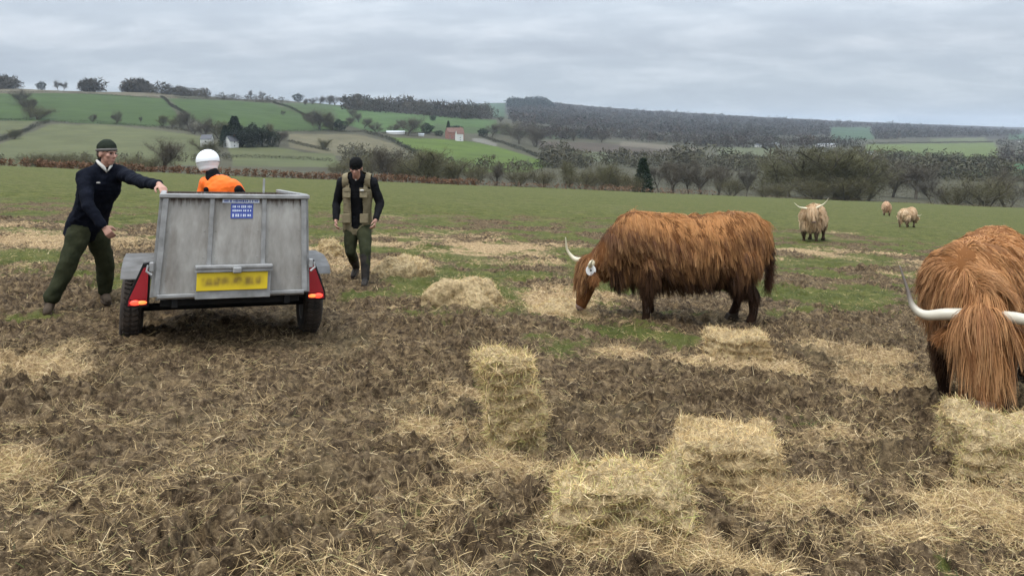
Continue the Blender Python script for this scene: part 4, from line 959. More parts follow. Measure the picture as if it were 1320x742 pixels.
    # muzzle pad, eyes
    mzp = MB(); mzp.ell(mz+fw*.008-un*.004, (.050, .066, .052), Rh, 16, 10); mp_ = mzp.build('muzzle', M_skin, root, smooth=True)
    for s_ in (-1, 1):
        n_ = MB(); n_.ell(mz+fw*.045+sd_*s_*.036+un*.012, (.012, .014, .010), Rh, 8, 6); n_.build('nostril', M_eye, mp_, smooth=True)
        e = MB(); e.ell(pl+fw*L_*.36+sd_*s_*.108+un*.035, .021, None, 10, 8); e.build('eye', M_eye, root, smooth=True)
    # horns: out, then up
    up = Vector((0, 0, 1)); upn = (un*.0+up)
    for s_, prof in ((1, horns[0]), (-1, horns[1])):
        pts = [pl+sd_*s_*.07+fw*.015]
        for (o_, u_, f_) in prof: pts.append(pl+sd_*s_*(.07+o_)+up*u_+Vector((1, 0, 0))*f_)
        # smooth
        cp = [pts[0]]+pts+[pts[-1]]; fine = []
        for k in range(1, len(cp)-2):
            for j in range(6):
                t = j/6; p0, p1, p2, p3 = cp[k-1], cp[k], cp[k+1], cp[k+2]
                fine.append(.5*((2*p1)+(p2-p0)*t+(2*p0-5*p1+4*p2-p3)*t*t+(3*p1-p0-3*p2+p3)*t**3))
        fine.append(pts[-1]); nf = len(fine)
        rd = [.040*(1-(k/(nf-1))**1.35)*.92+.0035 for k in range(nf)]
        hb_ = MB(); hb_.tube(fine, rd, 12); ho_ = hb_.build('horn', M_horn, root, smooth=True)
        nv = len(ho_.data.vertices); tt = np.repeat(np.linspace(0, 1, nf), 12)[:nv][:, None]
        k_ = sstep(.42, .80, tt); cc = np.array([[.50, .45, .35]])*(1-k_)+np.array([[.11, .085, .065]])*k_
        if horns[2] == 'pale': cc = np.array([[.60, .53, .36]])*(1-k_*.25)+0*tt
        at = ho_.data.attributes.new('col', 'FLOAT_COLOR', 'POINT'); at.data.foreach_set('color', np.hstack([cc*np.ones((nv, 1)), np.ones((nv, 1))]).astype(np.float32).ravel())
    ears = []
    for s_ in (-1, 1):
        e = MB(); eb = pl+sd_*s_*.10+fw*.085-un*.02; ed_ = (sd_*s_+Vector((0, 0, -.28))-fw*0).normalized()
        pr = ed_.cross(un).normalized(); Re = Matrix((ed_, pr, ed_.cross(pr))).transposed()
        e.ell(eb+ed_*.075, (.085, .045, .014), Re, 12, 8); eo = e.build('ear', M_hide2, root, smooth=True); ears.append((eb, ed_))
    # ---- coat
    n = nhair
    wf = lambda Q: (1.0*(Q[:, 2] > .42)+.55*(Q[:, 2] <= .42)+.9*(Q[:, 2] > 1.0)+1.6*((Q[:, 2] > .85) & (Q[:, 0] > .45) & (Q[:, 0] < .95)))
    Pq, Nq = sample_surface(body.data, n, r, wf)
    x, y, z = Pq[:, 0], Pq[:, 1], Pq[:, 2]
    ph = (Pq-np.array(pl)) @ np.array(fw)                      # distance along the face
    dpl = np.linalg.norm(Pq-np.array(pl+fw*.1), axis=1)
    isH = (dpl < .25) | ((x > pl.x-.06) & (ph > -.05) & (np.linalg.norm(Pq-np.array(mz), axis=1) < L_*1.05) & (x > .86))
    face = isH & (ph > L_*.50)
    leg = (z < .42) & ~isH
    fore = isH & (ph < L_*.50) & ((Pq-np.array(pl)) @ np.array(un) > -.03)
    ln = .125+.045*pn3(Pq, 2.2, seed+5); ln = np.where((z > .55) & (z < 1.0), ln*1.25, ln)
    ln = np.where((z < .66) & ~leg & ~isH, bellyk, ln)
    sp_ = np.exp(-(y/.12)**2)*(z > .95); ln = ln*(1+.15*sp_)
    ln = np.where(x > .62, ln*1.1, ln)
    ln = np.where(leg, .04+.11*sstep(.18, .42, z), ln); ln = np.where(isH, .055, ln); ln = np.where(face, .026, ln); ln = np.where(fore, L_*forek, ln)
    ln = ln*lenk*r.uniform(.45, 1.3, n)
    g = np.stack([-.35+0*x, np.sign(y)*np.clip(np.abs(y)*4, .12, .7)*(z > .8)+.0*y, -np.clip(1.15-z*.3, .6, 1)], 1)
    hdv = np.array(fw)
    g[isH] = hdv*1.0+np.array([0, 0, -.35])
    g[leg] = np.array([0, 0, -1.])
    sw = np.stack([pn3(Pq, 3.0, seed+7), pn3(Pq, 3.0, seed+8), pn3(Pq, 3.0, seed+9)], 1)
    g = g+.95*sw*(~isH)[:, None]+.22*sw*isH[:, None]
    T = g-Nq*(g*Nq).sum(1)[:, None]; T /= np.linalg.norm(T, axis=1)[:, None]+1e-6
    lift = np.where(isH, .28, .34); lift = np.where(leg, .12, lift); lift = np.where(fore, .30, lift)
    D = T+Nq*lift[:, None]+r.normal(size=(n, 3))*.16; D /= np.linalg.norm(D, axis=1)[:, None]
    # locks: strands bend towards the tip of the nearest lock leader
    nc = max(40, int(n/(11 if wd < .008 else 8))); ci = r.choice(n, nc, replace=False)
    near = np.empty(n, int)
    for a in range(0, n, 2000):
        dd = ((Pq[a:a+2000, None, :]-Pq[None, ci, :])**2).sum(2); near[a:a+2000] = ci[dd.argmin(1)]
    seg = 5; pts = [Pq-Nq*.006]; d = D.copy()
    gv = np.where(isH[:, None], hdv[None]*.25+np.array([[0, 0, -.30]]), np.array([[-.05, 0, -.42]]))
    gv = np.where(leg[:, None], np.array([[0, 0, -.3]]), gv)
    wob = np.stack([pn3(Pq, 12, seed+17), pn3(Pq, 12, seed+18), pn3(Pq, 9, seed+19)], 1)*.52
    for k in range(seg):
        d = d+gv*(.9 if k else .3)+wob*math.sin(k*2.1+1)*1.5; d /= np.linalg.norm(d, axis=1)[:, None]
        pts.append(pts[-1]+d*(ln/seg)[:, None])
    Pt = np.stack(pts, 1)
    lead = Pt[near]; off = (Pt[:, :1]-lead[:, :1])
    t = (np.linspace(0, 1, seg+1)**1.3)[None, :, None]*(np.where(leg, .3, .40+.5*r.random(n)[near]))[:, None, None]
    Pt = Pt*(1-t)+(lead+off*.30)*t
    # keep hair from sinking through the ground
    Pt[:, :, 2] = np.maximum(Pt[:, :, 2], .015)
    side = np.cross(Pt[:, 2]-Pt[:, 0], Nq+.5*r.normal(size=(n, 3))); side /= np.linalg.norm(side, axis=1)[:, None]+1e-9
    tap = np.array([.8, 1, 1, .85, .6, .25])[None, :, None]
    w = (side*(wd*r.uniform(.6, 1.3, n)/2)[:, None])[:, None, :]*tap
    V = np.stack([Pt-w, Pt+w], 2).reshape(-1, 3)
    b_ = (np.arange(n)*(seg+1)*2)[:, None]+np.arange(seg)[None, :]*2
    Fc = np.stack([b_, b_+1, b_+3, b_+2], -1).reshape(-1, 4)
    cA, cB, cT = np.array(colA), np.array(colB), np.array(colT)
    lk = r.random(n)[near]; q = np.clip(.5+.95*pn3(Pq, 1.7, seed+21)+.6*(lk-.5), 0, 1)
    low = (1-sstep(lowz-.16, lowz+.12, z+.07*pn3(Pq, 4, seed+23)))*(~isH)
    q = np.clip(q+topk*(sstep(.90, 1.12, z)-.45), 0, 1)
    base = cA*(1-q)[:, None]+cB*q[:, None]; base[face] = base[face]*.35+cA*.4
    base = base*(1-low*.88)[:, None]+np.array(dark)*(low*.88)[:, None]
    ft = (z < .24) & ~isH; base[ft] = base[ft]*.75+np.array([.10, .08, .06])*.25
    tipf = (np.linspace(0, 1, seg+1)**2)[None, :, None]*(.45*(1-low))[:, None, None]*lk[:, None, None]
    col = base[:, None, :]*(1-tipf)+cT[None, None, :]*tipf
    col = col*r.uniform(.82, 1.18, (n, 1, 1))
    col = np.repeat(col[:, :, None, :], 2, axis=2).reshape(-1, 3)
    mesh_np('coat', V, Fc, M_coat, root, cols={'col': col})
    # ear tufts
    n2 = max(120, int(n*.02)); ev = []
    for eb, ed_ in ears:
        k_ = r.uniform(.1, 1.0, n2); p_ = np.array(eb)+np.outer(k_*.15, np.array(ed_))+r.normal(0, .012, (n2, 3)); dd = r.normal(0, .25, (n2, 3))+np.array(ed_)*.7+np.array([0, 0, -.6])
        dd /= np.linalg.norm(dd, axis=1)[:, None]; ev.append((p_, dd))
    p_ = np.vstack([e[0] for e in ev]); dd = np.vstack([e[1] for e in ev])
    cl = (cA*.6+cB*.4)*r.uniform(.7, 1.2, (len(p_), 1))
    V, Fc, cc = ribbons('x', p_, dd, r.uniform(.05, .13, len(p_))*lenk, np.full(len(p_), wd), None, seg=3, bend=.3, cols=cl, grav=.6, seed=seed)
    mesh_np('ear_hair', V, Fc, M_coat, root, cols=cc)
    # tail
    tb = MB(); tp = [(-.88, 0, 1.00), (-.93, .01, .86), (-.925, .02, .62), (-.90, .02, .42)]; tb.tube(tp, [.035, .026, .02, .012], 8); tl = tb.build('tail', M_hide2, root, smooth=True)
    n3 = int(n*.03); k_ = r.random(n3); p_ = np.stack([np.interp(k_, [0, .3, .7, 1], [q_[a_] for q_ in tp]) for a_ in range(3)], 1)+r.normal(0, .018, (n3, 3)); dd = np.tile([0, 0, -1.], (n3, 1))+r.normal(0, .12, (n3, 3)); dd /= np.linalg.norm(dd, axis=1)[:, None]
    V, Fc, cc = ribbons('x', p_, dd, r.uniform(.08, .20, n3), np.full(n3, wd), None, seg=3, bend=.2, cols=(cA*.7)*r.uniform(.7, 1.2, (n3, 1)), grav=.3, seed=seed)
    mesh_np('tail_hair', V, Fc, M_coat, tl, cols=cc)
    return root, pl, fw, sd_, un
M_coat = attrmat('cow_hair', rough=.62, spec=.22)
RED_A, RED_B, RED_T = (.085, .030, .010), (.41, .18, .058), (.74, .44, .195)
H1 = [[(.07, .0, .02), (.15, -.01, .05), (.21, .02, .05), (.24, .07, .03)], [(.10, -.02, .08), (.16, -.01, .18), (.20, .08, .26), (.20, .22, .28)], 'pale']
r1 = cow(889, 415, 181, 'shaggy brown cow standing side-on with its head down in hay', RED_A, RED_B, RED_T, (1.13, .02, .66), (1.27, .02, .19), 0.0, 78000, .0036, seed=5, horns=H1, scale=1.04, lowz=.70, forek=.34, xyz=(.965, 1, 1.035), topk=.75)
rt, pl, fw, sd_, un = r1
tg = MB(); e0 = pl+sd_*.20+fw*.07+un*.02; tg.lathe([(0, 0), (.052, 0), (.057, .003), (.052, .006), (0, .006)], e0, 'y', 20); tgo = tg.build('ear_tag', M_tag, rt, smooth=False)
ts = MB(); ts.lathe([(0, 0), (.010, 0), (.010, .012), (0, .012)], e0, 'y', 10); ts.build('tag_stud', M_eye, tgo)
H2 = [[(.14, -.01, .05), (.27, -.02, .06), (.35, .03, .05), (.39, .13, .03), (.45, .28, .0)]]*2+['dark']
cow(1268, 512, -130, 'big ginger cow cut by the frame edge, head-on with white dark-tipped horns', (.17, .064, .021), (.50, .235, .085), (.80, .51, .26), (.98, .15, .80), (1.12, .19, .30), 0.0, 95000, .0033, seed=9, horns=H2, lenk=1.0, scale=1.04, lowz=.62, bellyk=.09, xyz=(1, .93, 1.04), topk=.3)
H3 = [[(.14, .04, .0), (.30, .12, .0), (.42, .28, .0)], [(.14, .04, .0), (.32, .10, .0), (.48, .26, .0)], 'pale']
CR_A, CR_B, CR_T = (.46, .29, .155), (.68, .49, .31), (.80, .66, .47)
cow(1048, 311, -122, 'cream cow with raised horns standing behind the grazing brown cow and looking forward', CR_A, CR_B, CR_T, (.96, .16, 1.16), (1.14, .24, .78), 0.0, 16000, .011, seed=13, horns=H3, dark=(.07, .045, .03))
H4 = [[(.12, .02, .0), (.24, .04, .0), (.32, .14, .0)]]*2+['pale']
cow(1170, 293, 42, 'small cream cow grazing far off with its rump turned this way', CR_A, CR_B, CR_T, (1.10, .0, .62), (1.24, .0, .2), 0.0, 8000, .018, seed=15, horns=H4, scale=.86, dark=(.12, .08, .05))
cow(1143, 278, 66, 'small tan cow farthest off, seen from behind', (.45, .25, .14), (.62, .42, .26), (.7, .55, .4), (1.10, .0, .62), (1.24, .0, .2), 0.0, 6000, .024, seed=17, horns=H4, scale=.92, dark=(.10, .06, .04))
# ---------------------------------------------------------------- trailer
M_galv = pmat('galvanised_steel', (.20, .195, .185), (.36, .352, .34), 9, .55, metal=.35, bump=.15, bscale=40)
def panel_mat():
    m, t, b = newmat('weathered_aluminium'); tcn = N(t, 'ShaderNodeTexCoord'); O = tcn.outputs['Object']
    def nz(sc, st, det=5):
        mpn = N(t, 'ShaderNodeMapping'); L(t, O, mpn.inputs[0]); mpn.inputs['Scale'].default_value = st
        n = N(t, 'ShaderNodeTexNoise'); n.inputs['Scale'].default_value = sc; n.inputs['Detail'].default_value = det; n.inputs['Roughness'].default_value = .65; L(t, mpn.outputs[0], n.inputs['Vector']); return n.outputs[0]
    base = ramp(t, [(.3, (.21, .193, .170)), (.55, (.33, .31, .278)), (.75, (.46, .437, .40))]); L(t, nz(5, (1, 1, .45)), base.inputs[0])
    st = ramp(t, [(.50, (0, 0, 0)), (.75, (1, 1, 1))]); L(t, nz(3.2, (1.7, 1, .40), 5), st.inputs[0])
    mx1 = N(t, 'ShaderNodeMix', data_type='RGBA'); sc_ = N(t, 'ShaderNodeMath', operation='MULTIPLY'); L(t, st.outputs[0], sc_.inputs[0]); sc_.inputs[1].default_value = .7
    L(t, sc_.outputs[0], mx1.inputs[0]); L(t, base.outputs[0], mx1.inputs[6]); mx1.inputs[7].default_value = (.12, .09, .066, 1)
    # grime and rust run down from under the top rail
    sp = N(t, 'ShaderNodeSeparateXYZ'); L(t, O, sp.inputs[0])
    mr = N(t, 'ShaderNodeMapRange'); L(t, sp.outputs[2], mr.inputs[0]); mr.inputs[1].default_value = 1.14; mr.inputs[2].default_value = 1.33
    ad = N(t, 'ShaderNodeMath', operation='ADD'); L(t, mr.outputs[0], ad.inputs[0]); L(t, nz(16, (2.2, 1, .35), 4), ad.inputs[1])
    m2 = ramp(t, [(1.02/2, (0, 0, 0)), (1.30/2, (1, 1, 1))]); hf = N(t, 'ShaderNodeMath', operation='MULTIPLY'); L(t, ad.outputs[0], hf.inputs[0]); hf.inputs[1].default_value = .5; L(t, hf.outputs[0], m2.inputs[0])
    mx2 = N(t, 'ShaderNodeMix', data_type='RGBA'); L(t, m2.outputs[0], mx2.inputs[0]); L(t, mx1.outputs[2], mx2.inputs[6]); mx2.inputs[7].default_value = (.075, .052, .04, 1)
    L(t, mx2.outputs[2], b.inputs['Base Color']); b.inputs['Roughness'].default_value = .6; b.inputs['Metallic'].default_value = .15
    return m
M_panel = panel_mat()
M_guard = pmat('shaded_galvanised', (.10, .094, .086), (.18, .172, .165), 9, .7, metal=.2, bump=.15, bscale=40)  # darker copy of the galvanised steel, the mudguards' shade put into its colour
M_rubber = pmat('muddy_rubber', (.014, .011, .009), (.050, .035, .024), 7, .9, bump=.3)
M_black = pmat('black_plastic', (.006, .006, .006), (.014, .013, .012), 8, .7, spec=.2)
M_rim = pmat('muddy_rim', (.16, .15, .14), (.10, .075, .055), 8, .6)
M_red = pmat('red_lens', (.28, .012, .020), (.34, .018, .026), 5, .25, spec=.6)
def emis(name, c, s):
    m, t, b = newmat(name); b.inputs['Base Color'].default_value = c+(1,); b.inputs['Emission Color'].default_value = c+(1,); b.inputs['Emission Strength'].default_value = s; b.inputs['Roughness'].default_value = .3; return m
M_lit = emis('lit_tail_bulb', (1, .06, .03), 1.6); M_lit2 = emis('lit_indicator_bulb', (1, .22, .05), 1.3)
def plate_mat():
    m, t, b = newmat('yellow_plate'); tcn = N(t, 'ShaderNodeTexCoord'); sp = N(t, 'ShaderNodeSeparateXYZ'); L(t, tcn.outputs['Generated'], sp.inputs[0])
    mpn = N(t, 'ShaderNodeMapping'); L(t, tcn.outputs['Generated'], mpn.inputs[0]); mpn.inputs['Scale'].default_value = (9, 1, 1.4)
    n = N(t, 'ShaderNodeTexNoise'); n.inputs['Scale'].default_value = 1.3; n.inputs['Detail'].default_value = 1; L(t, mpn.outputs[0], n.inputs['Vector'])
    def bump_(o, a, b_, c, d):
        x = N(t, 'ShaderNodeMapRange', interpolation_type='SMOOTHSTEP'); L(t, o, x.inputs[0]); x.inputs[1].default_value = a; x.inputs[2].default_value = b_
        y = N(t, 'ShaderNodeMapRange', interpolation_type='SMOOTHSTEP'); L(t, o, y.inputs[0]); y.inputs[1].default_value = d; y.inputs[2].default_value = c
        z = N(t, 'ShaderNodeMath', operation='MULTIPLY'); L(t, x.outputs[0], z.inputs[0]); L(t, y.outputs[0], z.inputs[1]); return z.outputs[0]
    a = bump_(sp.outputs[2], .12, .42, .58, .88); c = bump_(sp.outputs[0], .03, .12, .88, .97)
    q = N(t, 'ShaderNodeMath', operation='MULTIPLY'); L(t, a, q.inputs[0]); L(t, c, q.inputs[1])
    k = N(t, 'ShaderNodeMapRange'); L(t, n.outputs[0], k.inputs[0]); k.inputs[1].default_value = .3; k.inputs[2].default_value = .62; k.inputs[3].default_value = .25; k.inputs[4].default_value = .95
    q2 = N(t, 'ShaderNodeMath', operation='MULTIPLY'); L(t, q.outputs[0], q2.inputs[0]); L(t, k.outputs[0], q2.inputs[1])
    mx = N(t, 'ShaderNodeMix', data_type='RGBA'); L(t, q2.outputs[0], mx.inputs[0]); mx.inputs[6].default_value = (.60, .43, .012, 1); mx.inputs[7].default_value = (.20, .13, .02, 1)
    L(t, mx.outputs[2], b.inputs['Base Color']); b.inputs['Roughness'].default_value = .45; return m
M_plate = plate_mat()
M_blue = pmat('blue_sticker', (.045, .075, .30), (.07, .10, .36), 20, .5); M_lblue = pmat('pale_sticker', (.55, .60, .72), (.68, .72, .80), 30, .5)
az = math.atan((295-660)/F); TC = Vector((6.55*math.tan(az)+.012, 6.55, 0)); TC.z = gz(TC.x, TC.y)
nrm = Vector((-GA*.45, -GB, 1)).normalized(); ay = az-math.radians(3.5); fwd = Vector((math.sin(ay), math.cos(ay), 0)); fwd = (fwd-nrm*fwd.dot(nrm)).normalized(); rgt = fwd.cross(nrm)
TM = Matrix.Translation(TC) @ Matrix((rgt, fwd, nrm)).transposed().to_4x4()
TR = empty('trailer', TM, 'weathered grey metal box trailer with yellow number plate and lit red tail lights', 'trailer')
HWb, HWt, ZB, ZT, LT = .612, .575, .480, 1.325, 1.95        # half widths at foot and top, floor, rim, length
def hw(z): return HWb+(HWt-HWb)*(z-ZB)/(ZT-ZB)
# tailgate
tgf = MB()
def bar(B, a, b, w, d):   # rectangular bar between two points in the xz plane of the tailgate
    a, b = Vector(a), Vector(b); dv = b-a; R_ = dv.to_track_quat('Z', 'Y').to_matrix(); B.box((a+b)/2, (w, d, dv.length), R_, .004)
bar(tgf, (-HWb+.02, 0, ZB+.01), (-HWt+.02, 0, ZT-.03), .040, .045); bar(tgf, (HWb-.02, 0, ZB+.01), (HWt-.02, 0, ZT-.03), .034, .045)
bar(tgf, (-.205, .003, ZB+.03), (-.195, .003, ZT-.03), .034, .038); bar(tgf, (.235, .003, ZB+.03), (.225, .003, ZT-.03), .034, .038)
tgf.box((0, 0, ZT-.012), (2*HWt+.06, .06, .036), None, .006); tgf.box((0, -.002, ZB+.012), (2*HWb-.05, .05, .030), None, .005)
TG = tgf.build('tailgate', M_galv, TR)
for (xa, xb) in ((-HWb+.04, -.222), (-.188, .218), (.252, HWb-.04)):
    pnl = MB(); k = .985 if True else 1
    za, zb = ZB+.028, ZT-.031; f_ = lambda x, z: x*(1-(HWb-HWt)/HWb*(z-ZB)/(ZT-ZB))
    pnl.prism([(f_(xa, za), za), (f_(xb, za), za), (f_(xb, zb), zb), (f_(xa, zb), zb)], .006, .018, lambda u, v, q: (u, q, v))
    for zz in (.62, .80, 1.02):      # shallow rivets
        for xx in (xa+.03, xb-.03): pnl.lathe([(0, -.004), (.006, -.003), (.007, 0)], (xx*.98, .006, zz), 'y', 8)
    pnl.build('tailgate_panel', M_panel, TG)
brd = MB(); brd.box((0, -.036, .585), (.60, .02, .25), None, .004); brd.build('plate_board', M_galv, TG)
lip = MB(); lip.box((.0, -.050, .726), (.62, .075, .030), None, .006); lip.box((.0, -.07, .700), (.62, .012, .03)); lip.box((.02, -.098, .700), (.07, .03, .05), None, .008)
lip.build('light_bracket', M_galv, TG)
pl_ = MB(); pl_.box((-.01, -.054, .605), (.565, .012, .150), None, .004); pl_.build('number_plate', M_plate, TG)
stk = MB(); stk.box((.045, .0035, 1.188), (.180, .004, .125)); SK_ = stk.build('sticker', M_blue, TG)
lt = MB(); rr = random.Random(3)
for row_, (z_, h_2) in enumerate(((1.226, .022), (1.192, .018), (1.152, .026))):
    x_ = -.032
    while x_ < .118:
        w_ = rr.uniform(.006, .014); lt.box((x_+w_/2, .0008, z_), (w_, .002, h_2*rr.uniform(.7, 1))); x_ += w_+rr.choice([.004, .005, .012])
lt.build('sticker_lettering', M_lblue, SK_)
st2 = MB(); st2.box((.035, .0035, 1.274), (.30, .004, .032)); s2_ = st2.build('sticker', M_lblue, TG)
lt = MB(); x_ = -.10
while x_ < .17:
    w_ = rr.uniform(.006, .013); lt.box((x_+w_/2, .0008, 1.274), (w_, .002, .020*rr.uniform(.6, 1))); x_ += w_+rr.choice([.004, .006, .014])
lt.build('sticker_lettering', M_blue, s2_)
# sides, front, floor, chassis
for s_ in (-1, 1):
    b = MB(); b.prism([(s_*(HWb-.008), ZB), (s_*(HWb-.022), ZB), (s_*(HWt-.022), ZT-.02), (s_*(HWt-.008), ZT-.02)], .03, LT, lambda u, v, q: (u, q, v)); b.build('side_panel', M_panel, TR)
    b = MB(); b.box((s_*(HWt+.002), LT/2+.03, ZT-.004), (.045, LT, .034), None, .006)
    for yy in (.05, .70, 1.35, LT-.02): bar_a, bar_b = Vector((s_*(HWb+.010), yy, ZB)), Vector((s_*(HWt+.006), yy, ZT-.02)); dv = bar_b-bar_a; b.box((bar_a+bar_b)/2, (.03, .04, dv.length), dv.to_track_quat('Z', 'Y').to_matrix())
    b.build('side_frame', M_galv, TR)
    g = MB(); g.box((s_*(HWb+.025), -.012, .735), (.035, .05, .075), None, .006); g.tube([(s_*(HWb+.05), -.02, .75), (s_*(HWb+.06), -.03, .70), (s_*(HWb+.02), -.04, .67)], .010, 8); g.build('latch', M_galv, TR)
b = MB(); b.prism([(-HWb, ZB), (HWb, ZB), (HWt, ZT-.02), (-HWt, ZT-.02)], LT-.01, LT+.01, lambda u, v, q: (u, q, v)); b.build('front_panel', M_panel, TR)
b = MB(); b.box((.42, LT, ZT+.05), (.022, .022, .16), None, .003); b.build('post', M_galv, TR)
b = MB(); b.box((0, LT/2, ZB-.005), (2*HWb-.04, LT-.02, .025)); b.build('floor', M_panel, TR)
b = MB()
for s_ in (-1, 1): b.box((s_*.45, LT/2, ZB-.055), (.05, LT-.05, .075), None, .004); b.tube([(s_*.42, LT-.1, ZB-.06), (0, LT+1.0, ZB-.06)], .032, 6)
b.box((0, .10, ZB-.05), (2*HWb-.10, .045, .07), None, .004); b.box((0, LT+1.05, ZB-.03), (.08, .22, .08), None, .01)
b.build('chassis', M_black, TR)
b = MB(); b.tube([(-.80, .95, .26), (.80, .95, .26)], .035, 10); b.build('axle', M_black, TR)
for s_ in (-1, 1):
    cx = s_*.795
    w = MB(); W_, Rr = .088, .300
    prof = [(.175, -W_+.01), (.20, -W_), (.25, -W_-.004), (.285, -W_+.008), (Rr, -W_+.035), (Rr, W_-.035), (.285, W_-.008), (.25, W_+.004), (.20, W_), (.175, W_-.01)]
    w.lathe(prof, (cx, .95, .258), 'x', 40, closed=True)
    for k in range(40):
        a = 2*math.pi*k/40; Rk = Matrix.Rotation(-a, 3, 'X')
        for q in (-1, 1): w.box(Vector((cx+q*.036, .95, .258))+Rk @ Vector((0, 0, Rr+.004)), (.055, .026, .018), Rk @ Matrix.Rotation(q*.4, 3, 'Z'))
    WH = empty('wheel'); WH.parent = TR
    w.build('tyre', M_rubber, WH)
    rm = MB(); rm.lathe([(0, -.03), (.05, -.035), (.06, -.02), (.14, -.015), (.16, -.07), (.18, -.078), (.18, .078), (.16, .07), (.14, .02), (0, .02)], (cx, .95, .258), 'x', 28); rm.build('rim', M_rim, WH)
    # mudguard: bent sheet over the wheel with a flat tail carrying the lamp
    g = MB(); V_ = []; Fc_ = []; prof2 = [(.33, .60), (.38, .66), (.52, .70), (.72, .735), (1.18, .735), (1.38, .70), (1.52, .62), (1.58, .50)]
    x0, x1 = s_*(HWb+.012), s_*(HWb+.262); t_ = .006
    for (yy, zz) in prof2:
        V_ += [(x0, yy, zz), (x1, yy, zz), (x1, yy, zz-t_), (x0, yy, zz-t_)]
    for k in range(len(prof2)-1):
        for a in range(4): Fc_.append((k*4+a, k*4+(a+1) % 4, (k+1)*4+(a+1) % 4, (k+1)*4+a))
    Fc_ += [(0, 1, 2, 3), tuple(len(V_)-4+a for a in (3, 2, 1, 0))]
    g.add(V_, Fc_); g.prism([(.33, .60), (.38, .66), (.52, .70), (.72, .735), (1.18, .735), (1.38, .70), (1.52, .62), (1.58, .50), (1.50, .50), (1.32, .64), (1.14, .69), (.76, .69), (.56, .65), (.42, .61)], x1-s_*.001, x1+s_*.005, lambda u, v, q: (q, u, v))
    g.build('mudguard', M_guard, TR)
    # lamp: right-angled triangle, point up on the body side
    xi, xo = s_*(HWb+.035), s_*(HWb+.200)
    k = MB(); k.prism([(xi, .375), (xo+s_*.006, .375), (xo+s_*.006, .44), (xi+s_*.060, .735), (xi, .745)], .22, .31, lambda u, v, q: (u, q, v)); k.tube([(xi+s_*.02, .30, .70), (s_*(HWb-.01), .18, .72)], .014, 6); HS = k.build('tail_light', M_black, TR)
    k = MB(); k.prism([(xi+s_*.016, .445), (xo-s_*.012, .445), (xi+s_*.055, .700), (xi+s_*.016, .715)], .205, .222, lambda u, v, q: (u, q, v)); k.build('lens', M_red, HS)
    k = MB(); k.prism([(xi+s_*.016, .392), (xo-s_*.006, .392), (xo-s_*.010, .440), (xi+s_*.016, .440)], .207, .222, lambda u, v, q: (u, q, v)); k.build('lens', M_red, HS)
    for (xx, mm, rr_) in ((xo-s_*.060, M_lit, .022), (xi+s_*.055, M_lit2, .016)):
        k = MB(); k.ell((xx, .204, .416), (.040, .010, rr_), None, 14, 8); k.build('lit_bulb', mm, HS, smooth=True)

# ---------------------------------------------------------------- quad bike
QM = TM @ Matrix.Translation((.10, 3.15, 0)) @ Matrix.Rotation(math.radians(-4), 4, 'Z')
QD = empty('quad_bike', QM, 'dark quad bike in front of the trailer with the helmeted rider on it', 'quad bike')
M_qgreen = pmat('dark_bodywork', (.03, .035, .03), (.05, .055, .045), 8, .45)
b = MB(); b.box((0, 1.0, .62), (.34, 1.35, .20), None, .06); b.box((0, 1.45, .74), (.36, .50, .16), None, .06); b.build('bodywork', M_qgreen, QD)
b = MB(); b.box((0, .62, .78), (.30, .78, .13), None, .05); b.build('seat', M_black, QD)
for (yy, zz) in ((.30, .70), (1.62, .72)):
    b = MB()
    for s_ in (-1, 1): b.box((s_*.40, yy, zz), (.34, .62, .035), Matrix.Rotation(s_*.15, 3, 'Y'), .01)
    b.build('fender', M_qgreen, QD)
b = MB()
for k in range(6): b.tube([(-.35+.14*k, .02, .80), (-.35+.14*k, .42, .80)], .010, 6)
b.tube([(-.36, .02, .80), (.36, .02, .80)], .012, 6); b.tube([(-.36, .42, .80), (.36, .42, .80)], .012, 6)
for s_ in (-1, 1): b.tube([(s_*.25, .10, .80), (s_*.25, .10, .66)], .012, 6)
b.build('rack', M_black, QD)
b = MB(); b.tube([(0, 1.30, .80), (0, 1.20, 1.0)], .022, 8); b.tube([(-.36, 1.02, 1.03), (-.16, 1.14, 1.05), (0, 1.18, 1.0), (.16, 1.14, 1.05), (.36, 1.02, 1.03)], .013, 8); b.build('handlebar', M_black, QD)
for s_ in (-1, 1):
    for yy in (.30, 1.60):
        w = MB(); w.lathe([(.13, -.10), (.24, -.11), (.29, -.07), (.30, 0), (.29, .07), (.24, .11), (.13, .10)], (s_*.46, yy, .295), 'x', 28, closed=True)
        for k in range(20):
            a = 2*math.pi*k/20; Rk = Matrix.Rotation(-a, 3, 'X'); w.box(Vector((s_*.46, yy, .295))+Rk @ Vector((0, 0, .298)), (.16, .03, .022), Rk)
        WH = empty('wheel'); WH.parent = QD; w.build('tyre', M_rubber, WH); k = MB(); k.lathe([(0, -.05), (.13, -.08), (.13, .08), (0, .05)], (s_*.46, yy, .295), 'x', 20); k.build('rim', M_rim, WH)

